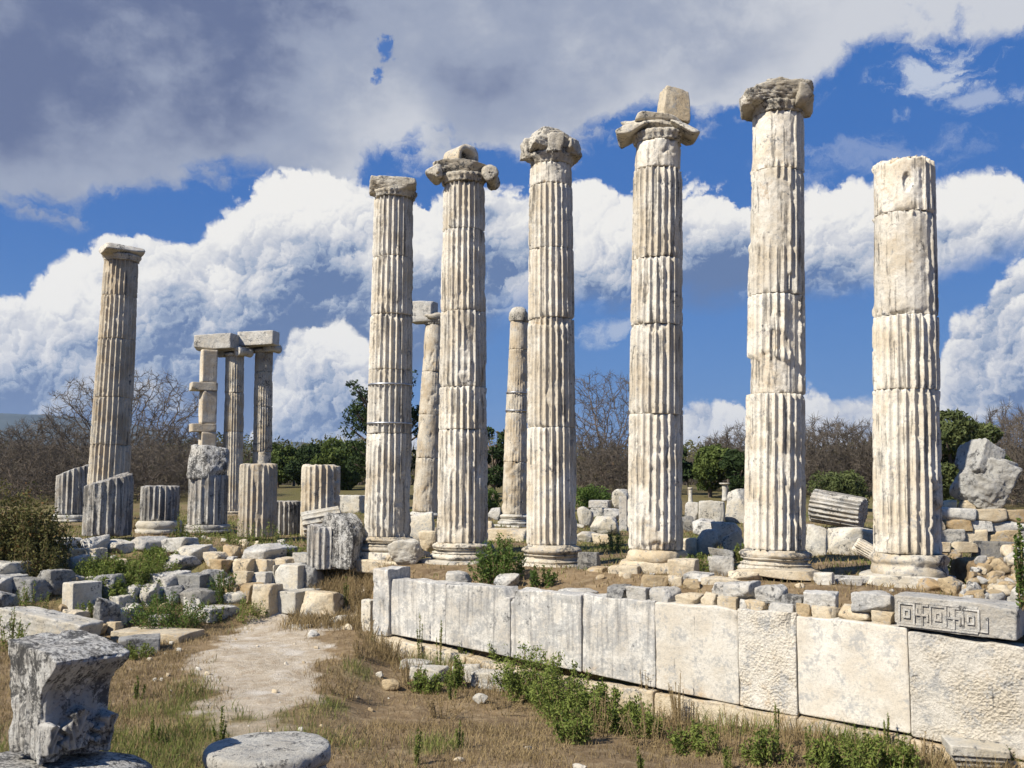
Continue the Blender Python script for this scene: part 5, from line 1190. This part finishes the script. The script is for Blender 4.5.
# far scrub mass that closes the field
rg = np.random.default_rng(77); n = 60000
a_ = rg.uniform(-.62, .62, n); Yt_ = rg.uniform(96, 130, n); Xs = a_*Yt_; zs = ground(Xs, Yt_)
topz = 3.8 + 2.2*fbm(np.stack([Xs*.10, Yt_*.10, Xs*0], -1), 3, 55); hh = rg.uniform(0, 1, n)**.8*np.maximum(topz, .8)
mb = MB(); leaves(mb, np.stack([Xs, Yt_, zs+hh], -1), .55, 78, 3.0, tone=.45+.3*fbm(np.stack([Xs*.06, Yt_*.06, Xs*0], -1), 2, 5)); o = mb.build('far_scrub', L_brown, smooth=False)
tag(o, 'brown and dark green scrub mass closing the far field', 'scrub', kind='stuff')
n = 9000
a_ = rg.uniform(-.62, .62, n); Yt_ = rg.uniform(96, 128, n); Xs = a_*Yt_; P0 = np.stack([Xs, Yt_, ground(Xs, Yt_)], -1); L_ = rg.uniform(1.5, 4.6, n)
P1 = P0 + np.stack([rg.normal(0, .7, n), rg.normal(0, .7, n), L_], -1); mb = MB(); tubes(mb, P0, P1, np.full(n, .05), np.full(n, .012), rg.uniform(0, 1, n), 3)
tag(mb.build('far_scrub_stems', L_twig, smooth=False), 'thin bare stems of the scrub mass closing the far field', 'scrub', kind='stuff')

# near plants
def plant(name, label, px, pyb, pyt, wpx, mat, n, size, seed, cat='plant', group=None, nst=14, aspect=2.4, spread=1.0, Y=None, flatbase=.0, stem_mat=None, wispy=0, tone=None):
    F = W(px, pyb, Y) if Y else hit(px, pyb); dp = depth_of(F[1], F[2])/FPX; H = (pyb-pyt)*dp; w = wpx*dp/2
    rg = np.random.default_rng(seed); e = empty(name, (F[0], F[1]+w*.35, F[2]-.02), label, cat, group)
    P0, P1, C = [], [], []
    for i in range(nst):
        a = rg.uniform(0, 2*math.pi); r = w*math.sqrt(rg.uniform(0, 1)); b0 = np.array([math.cos(a)*r*.55, math.sin(a)*r*.45, 0]); hgt = H*rg.uniform(.55, 1.0)*(1-.45*(r/w)**2)
        tip = np.array([math.cos(a)*r*spread, math.sin(a)*r*spread*.8, hgt]); m_ = (b0+tip)/2+rg.normal(0, .05*w, 3); m_[2] = max(m_[2], .3*hgt)
        P0 += [b0, m_, np.array([0, 0, -.04])]; P1 += [m_, tip, b0]
        k_ = max(3, n//nst); t = rg.uniform(.08 if flatbase == 0 else .0, 1.04, k_)[:, None]
        p = np.where(t < .5, b0+(m_-b0)*t*2, m_+(tip-m_)*(t*2-1)); C.append(p + rg.normal(0, 1, (k_, 3))*np.array([w, w, H])*(.11 if not wispy else .05)*(1.15-t*.7))
    C = np.concatenate(C); C = C[C[:, 2] > .01]
    for axx in range(2): P0 = P0
    mb = MB(); leaves(mb, C, size, seed, aspect, tone=tone, up=.25 if wispy else 0.0); mb.build('foliage', mat, e, smooth=False)
    m2 = MB(); tubes(m2, P0, P1, np.full(len(P0), .007), np.full(len(P0), .004), rg.uniform(0, 1, len(P0)), 4); m2.build('stems', stem_mat or L_stem, e)
    return e
plant('brown_shrub', 'big brown and green shrub at the left edge', 4, 578, 480, 112, L_brown, 13000, .09, 901, 'shrub', nst=80, Y=22.2)
plant('brown_shrub', 'low brown dry shrub at the foot of the big left shrub', 34, 584, 532, 64, L_brown, 3000, .07, 902, 'shrub', nst=30, tone=.6)
GW_ = 'light green creeping weeds over the left ruin'
for i, (px, pb, pt, w, l) in enumerate([(96, 584, 552, 40, 'light green weed clump above the white upright block'), (118, 592, 548, 46, 'light green weed clump in the middle of the ruin slope'), (142, 584, 546, 46, 'light green weed clump left of the grey slabs'), (104, 602, 572, 40, 'light green weeds hanging over the dark stone'), (158, 566, 544, 34, 'light green weeds beside the long flat slab'), (128, 604, 570, 40, 'light green weeds above the masonry pillar')]):
    plant('weed_clump', l, px, pb, pt, w*1.45, L_weed, 4200, .06, 910+i, group=GW_, nst=30)
plant('leafy_bush', 'dark green leafy bush beside the white pointed rock', 160, 634, 588, 84, L_bush, 4800, .055, 920, 'bush', nst=40)
plant('leafy_bush', 'dark green weeds behind the low grey slab', 222, 604, 566, 40, L_bush, 1500, .055, 921, 'bush', nst=20)
plant('leafy_bush', 'bright green bush before the third front column', 497, 584, 533, 58, L_bush, 4200, .065, 922, 'bush', nst=40)
plant('leafy_bush', 'small low green bush right of the bright green bush', 542, 588, 563, 32, L_bush, 1300, .055, 923, 'bush', nst=18)
GV = 'yellow green weeds among the ruins'
for i, (px, pb, pt, w, l, m_) in enumerate([(28, 622, 578, 36, 'green weeds left of the white upright block', L_weed), (8, 652, 604, 34, 'green weeds at the left edge beside the fallen block', L_weed), (84, 622, 596, 24, 'small green weeds before the white upright block', L_weed), (238, 626, 594, 60, 'yellow green weeds before the cornice corner', L_weed), (210, 622, 600, 30, 'thin green weeds right of the leafy bush', L_weed),
    (240, 550, 516, 36, 'green weeds below the fluted stump at the pier', L_weed), (266, 556, 522, 44, 'green weeds in front of the low dark stump', L_weed), (290, 560, 534, 34, 'green weeds beside the fluted half drum', L_weed), (196, 546, 522, 44, 'green weeds around the tall broken stump', L_weed), (178, 548, 506, 18, 'green weed between short stump and tall stump', L_weed),
    (614, 552, 524, 30, 'green bush by the narrow upright stone', L_bush), (672, 560, 530, 26, 'green weeds right of the fourth column', L_weed), (700, 574, 545, 40, 'weeds among the grey stones left of the tallest column', L_weed), (745, 562, 540, 22, 'small weeds left of the tallest column foot', L_weed), (964, 578, 546, 40, 'green brown weeds before the dry wall', L_weed), (822, 510, 484, 26, 'green weeds left of the big fallen drum', L_bush),
    (650, 573, 540, 14, 'small green weed growing on the fourth column foot', L_bush), (134, 660, 640, 40, 'low weeds along the dark front block', L_weed), (60, 556, 536, 40, 'dry weeds by the brown shrub', L_brown)]):
    plant('weed_clump', l, px, pb, pt, w, m_, 900, .05, 940+i, group=GV, nst=14)
GX_ = 'green weeds along the marble wall'
for i, (px, pb, pt, w, l, m_) in enumerate([(568, 728, 662, 96, 'tall green weed clump before the stained wall slabs', L_weed), (532, 704, 646, 84, 'green weed clump behind the cornered block at the wall', L_weed), (602, 732, 684, 84, 'green weed clump at the joint of stained and clean slabs', L_weed), (516, 676, 630, 70, 'green weeds on the rounded base stones of the wall', L_weed), (470, 668, 632, 40, 'green weeds at the wall base below the notch', L_weed),
    (640, 738, 700, 60, 'thin green weeds before the first clean slab', L_weed), (456, 690, 655, 30, 'green weeds between the broken blocks', L_weed), (426, 694, 668, 40, 'green weeds before the grey broken block', L_weed), (576, 745, 705, 50, 'low green weeds in front of the tall clump', L_weed), (700, 756, 720, 60, 'scattered low weeds before the second clean slab', L_weed), (770, 768, 728, 60, 'scattered low weeds before the pecked slab', L_weed), (862, 775, 728, 60, 'green weeds before the big clean slab at right', L_weed), (900, 775, 735, 50, 'green weeds left of the stepped moulded block', L_weed), (1014, 775, 736, 24, 'green weeds right of the stepped moulded block', L_bush), (828, 772, 738, 40, 'yellow green weeds before the joint at the lower right', L_weed)]):
    plant('weed_clump', l, px, pb, pt, w, m_, 4200 if i < 4 else 1500, .06, 970+i, group=GX_, nst=24, wispy=0)
GM_ = 'tall thin weed stalks'
for i, (px, pb, pt, w, l, m_) in enumerate([(420, 664, 606, 8, 'tall green stalk with a tuft before the left stained slab', L_weed), (440, 672, 610, 8, 'taller green stalk before the joint of the stained slabs', L_weed), (452, 700, 660, 10, 'green stalk by the broken blocks', L_weed), (560, 690, 628, 10, 'green stalk before the third stained slab', L_weed), (414, 765, 714, 16, 'green stalks in the dry grass at the bottom middle', L_weed), (218, 742, 704, 14, 'green stalk left of the round drum', L_weed), (152, 745, 700, 12, 'green stalk in the grass right of the big fragment', L_weed), (137, 700, 674, 14, 'grass tuft beside the fragment lip', L_weed), (460, 748, 712, 12, 'green stalk in the dry grass below the blocks', L_weed), (640, 778, 742, 14, 'green tuft at the bottom below the wall', L_weed), (778, 752, 696, 8, 'thin tall stalk before the pecked slab', L_weed), (887, 752, 694, 8, 'thin tall stalk before the joint of the clean slab', L_weed), (928, 745, 716, 8, 'small green stalk before the right pecked slab', L_weed), (345, 610, 572, 10, 'green stalk in the dry bank left of the wall end', L_weed), (810, 760, 716, 8, 'thin stalk between weeds at lower right', L_weed), (728, 772, 738, 12, 'green tuft in dry grass at lower right', L_weed)]):
    plant('weed_stalk', l, px, pb, pt, w, m_, 260, .06, 1000+i, group=GM_, nst=4, wispy=1, aspect=4.0)
plant('edge_plant', 'leafy green twig plant at the right edge beside the huge rock', 1024, 606, 498, 16, L_bush, 500, .07, 1100, nst=6, Y=12.9)
GD = 'dry brown weeds along the wall'
for i, (px, pb, pt, w) in enumerate([(352, 612, 566, 50), (330, 606, 572, 40), (366, 606, 574, 24), (385, 662, 624, 36), (410, 690, 650, 40), (600, 740, 690, 60), (650, 750, 690, 60), (690, 750, 690, 60), (735, 760, 700, 60), (500, 715, 684, 60), (780, 768, 716, 50), (930, 770, 730, 40), (680, 728, 660, 26), (650, 716, 650, 24), (365, 640, 610, 30), (118, 530, 505, 24), (135, 532, 508, 18), (345, 700, 670, 40), (360, 660, 636, 30), (440, 720, 690, 50)]):
    plant('dry_weed', 'dry brown weed stalks in the dry grass', px, pb, pt, w, L_dry, 420, .07, 1200+i, group=GD, nst=16, wispy=1, aspect=9)

# grass: too many blades to count
def blades(name, label, X, Y, h, w, mat, seed):
    rg = np.random.default_rng(seed); n = len(X); z = ground(X, Y)
    a = rg.uniform(0, 2*math.pi, n); L = h*rg.uniform(.5, 1.4, n); ln = L*rg.uniform(.15, 1.0, n); b = rg.uniform(0, 2*math.pi, n)
    P_ = np.stack([X, Y, z-.01], -1); du = np.stack([np.cos(a), np.sin(a), a*0], -1)*(w*.5); tip = P_ + np.stack([np.cos(b)*ln, np.sin(b)*ln, L], -1)
    midp = P_ + np.stack([np.cos(b)*ln*.35, np.sin(b)*ln*.35, L*.6], -1)
    V = np.stack([P_-du, P_+du, midp+du*.7, midp-du*.7, tip], 1).reshape(-1, 3); i = np.arange(n)*5
    mb = MB(); mb.add(V, np.stack([i, i+1, i+2, i+3], -1), np.stack([i+3, i+2, i+4], -1), np.repeat(rg.uniform(0, 1, n), 5))
    return tag(mb.build(name, mat, smooth=False), label, 'grass', kind='stuff')
def scatter(n, x0, x1, y0, y1, fn, seed):
    rg = np.random.default_rng(seed); X = rg.uniform(x0, x1, n); Y = rg.uniform(y0, y1, n); k_ = rg.uniform(0, 1, n) < fn(X, Y); return X[k_], Y[k_]
def inlow(X, Y): return (Y < np.where(X > -2.9, wallY(X)-.12, 24.0)).astype(float)
def fd_dry(X, Y):
    P3 = np.stack([X, Y, X*0], -1)
    return inlow(X, Y)*(1-path_mask(X, Y))*np.clip(.50+.75*fbm(P3*.9, 3, 71), .06, 1)
X, Y = scatter(270000, -10, 9, 10.5, 24, fd_dry, 81); blades('dry_grass', 'short dry brown grass over the lower ground', X, Y, .085, .010, L_dry, 82)
def fd_bank(X, Y): return ss(-np.abs(X+3.75), -1.1, -.7)*ss(Y, 20.2, 21)*(1-ss(Y, 23.6, 24.4))
X, Y = scatter(14000, -5.5, -2, 20, 25, fd_bank, 83); blades('bank_grass', 'tall pale dry grass on the bank left of the wall', X, Y, .24, .014, L_dry, 84)
def fd_green(X, Y): return inlow(X, Y)*green_mask(X, Y)*(1-path_mask(X, Y))*.8
X, Y = scatter(130000, -9, 9, 10.5, 22, fd_green, 85); blades('green_grass', 'green grass patches on the lower ground', X, Y, .15, .010, L_green, 86)
def fd_wall(X, Y):
    d = wallY(X)-Y; P3 = np.stack([X, Y, X*0], -1)
    return (X > -2.8)*ss(d, .15, .3)*(1-ss(d, .5, 1.3))*np.clip(.25+1.1*fbm(P3*1.3, 3, 73), 0, 1)
X, Y = scatter(110000, -3, 8, 11, 21, fd_wall, 92); blades('wall_grass', 'tall dry grass along the foot of the marble wall', X, Y, .30, .010, L_dry, 93)
X, Y = scatter(100000, -3, 8, 11, 21, lambda X, Y: (X > -2.8)*ss(wallY(X)-Y, .15, .3)*(1-ss(wallY(X)-Y, .5, 1.2))*np.clip(.15-1.2*fbm(np.stack([X, Y, X*0], -1)*1.3, 3, 73), 0, 1), 94); blades('wall_green_grass', 'tall green grass along the foot of the marble wall', X, Y, .26, .011, L_green, 95)
def fd_ter(X, Y): return (1-inlow(X, Y))*np.clip(.35+.9*fbm(np.stack([X, Y, X*0], -1)*.5, 3, 91), 0, 1)
X, Y = scatter(90000, -16, 13, 13, 46, fd_ter, 87); blades('terrace_grass', 'green grass on the temple terrace', X, Y, .10, .02, L_green, 88)
X, Y = scatter(60000, -16, 13, 13, 46, lambda X, Y: (1-inlow(X, Y))*np.clip(.35-.9*fbm(np.stack([X, Y, X*0], -1)*.5, 3, 91), 0, 1), 89); blades('terrace_dry_grass', 'dry grass on the temple terrace', X, Y, .10, .02, L_dry, 90)

# far fence
fe = empty('field_fence', (4.5, 60, float(ground(4.5, 60))), 'thin wire fence with wooden posts across the far field', 'fence')
pm = MB(); lathe(pm, [(.01, 0), (.05, 0), (.045, 1.25), (.01, 1.27)], 3, 8, .004); me = pm.mesh('post', L_wood)
for i in range(9):
    X = -1.5+i*2.4; o = bpy.data.objects.new('post', me); COL.objects.link(o); o.parent = fe; o.location = (X-4.5, 0, float(ground(X, 60))-fe.location[2])
wm = MB(); xs_ = -1.5+np.arange(9)*2.4
for hz2 in (.5, .85, 1.15): tubes(wm, [(xs_[i]-4.5, 0, float(ground(xs_[i], 60))-fe.location[2]+hz2) for i in range(8)], [(xs_[i+1]-4.5, 0, float(ground(xs_[i+1], 60))-fe.location[2]+hz2) for i in range(8)], np.full(8, .004), np.full(8, .004), np.full(8, .5), 3)
wm.build('wires', L_metal, fe)

# air between here and the hills
hz_b = MB(); V = np.array([(x, y, z) for x in (-7000, 7000) for y in (-1500, 9000) for z in (-60, 320)], float)
hz_b.add(V, [(0, 1, 3, 2), (4, 6, 7, 5), (0, 4, 5, 1), (2, 3, 7, 6), (0, 2, 6, 4), (1, 5, 7, 3)])
M_haze = bpy.data.materials.new('haze_air'); M_haze.use_nodes = True; T = NT(M_haze.node_tree); T.n.clear()
pv = T.add('ShaderNodeVolumePrincipled'); pv.inputs['Color'].default_value = (.62, .78, 1.0, 1); pv.inputs['Density'].default_value = .00009; pv.inputs['Anisotropy'].default_value = .2
T.l.new(pv.outputs[0], T.add('ShaderNodeOutputMaterial').inputs['Volume'])
tag(hz_b.build('haze', M_haze, smooth=False), kind='stuff')
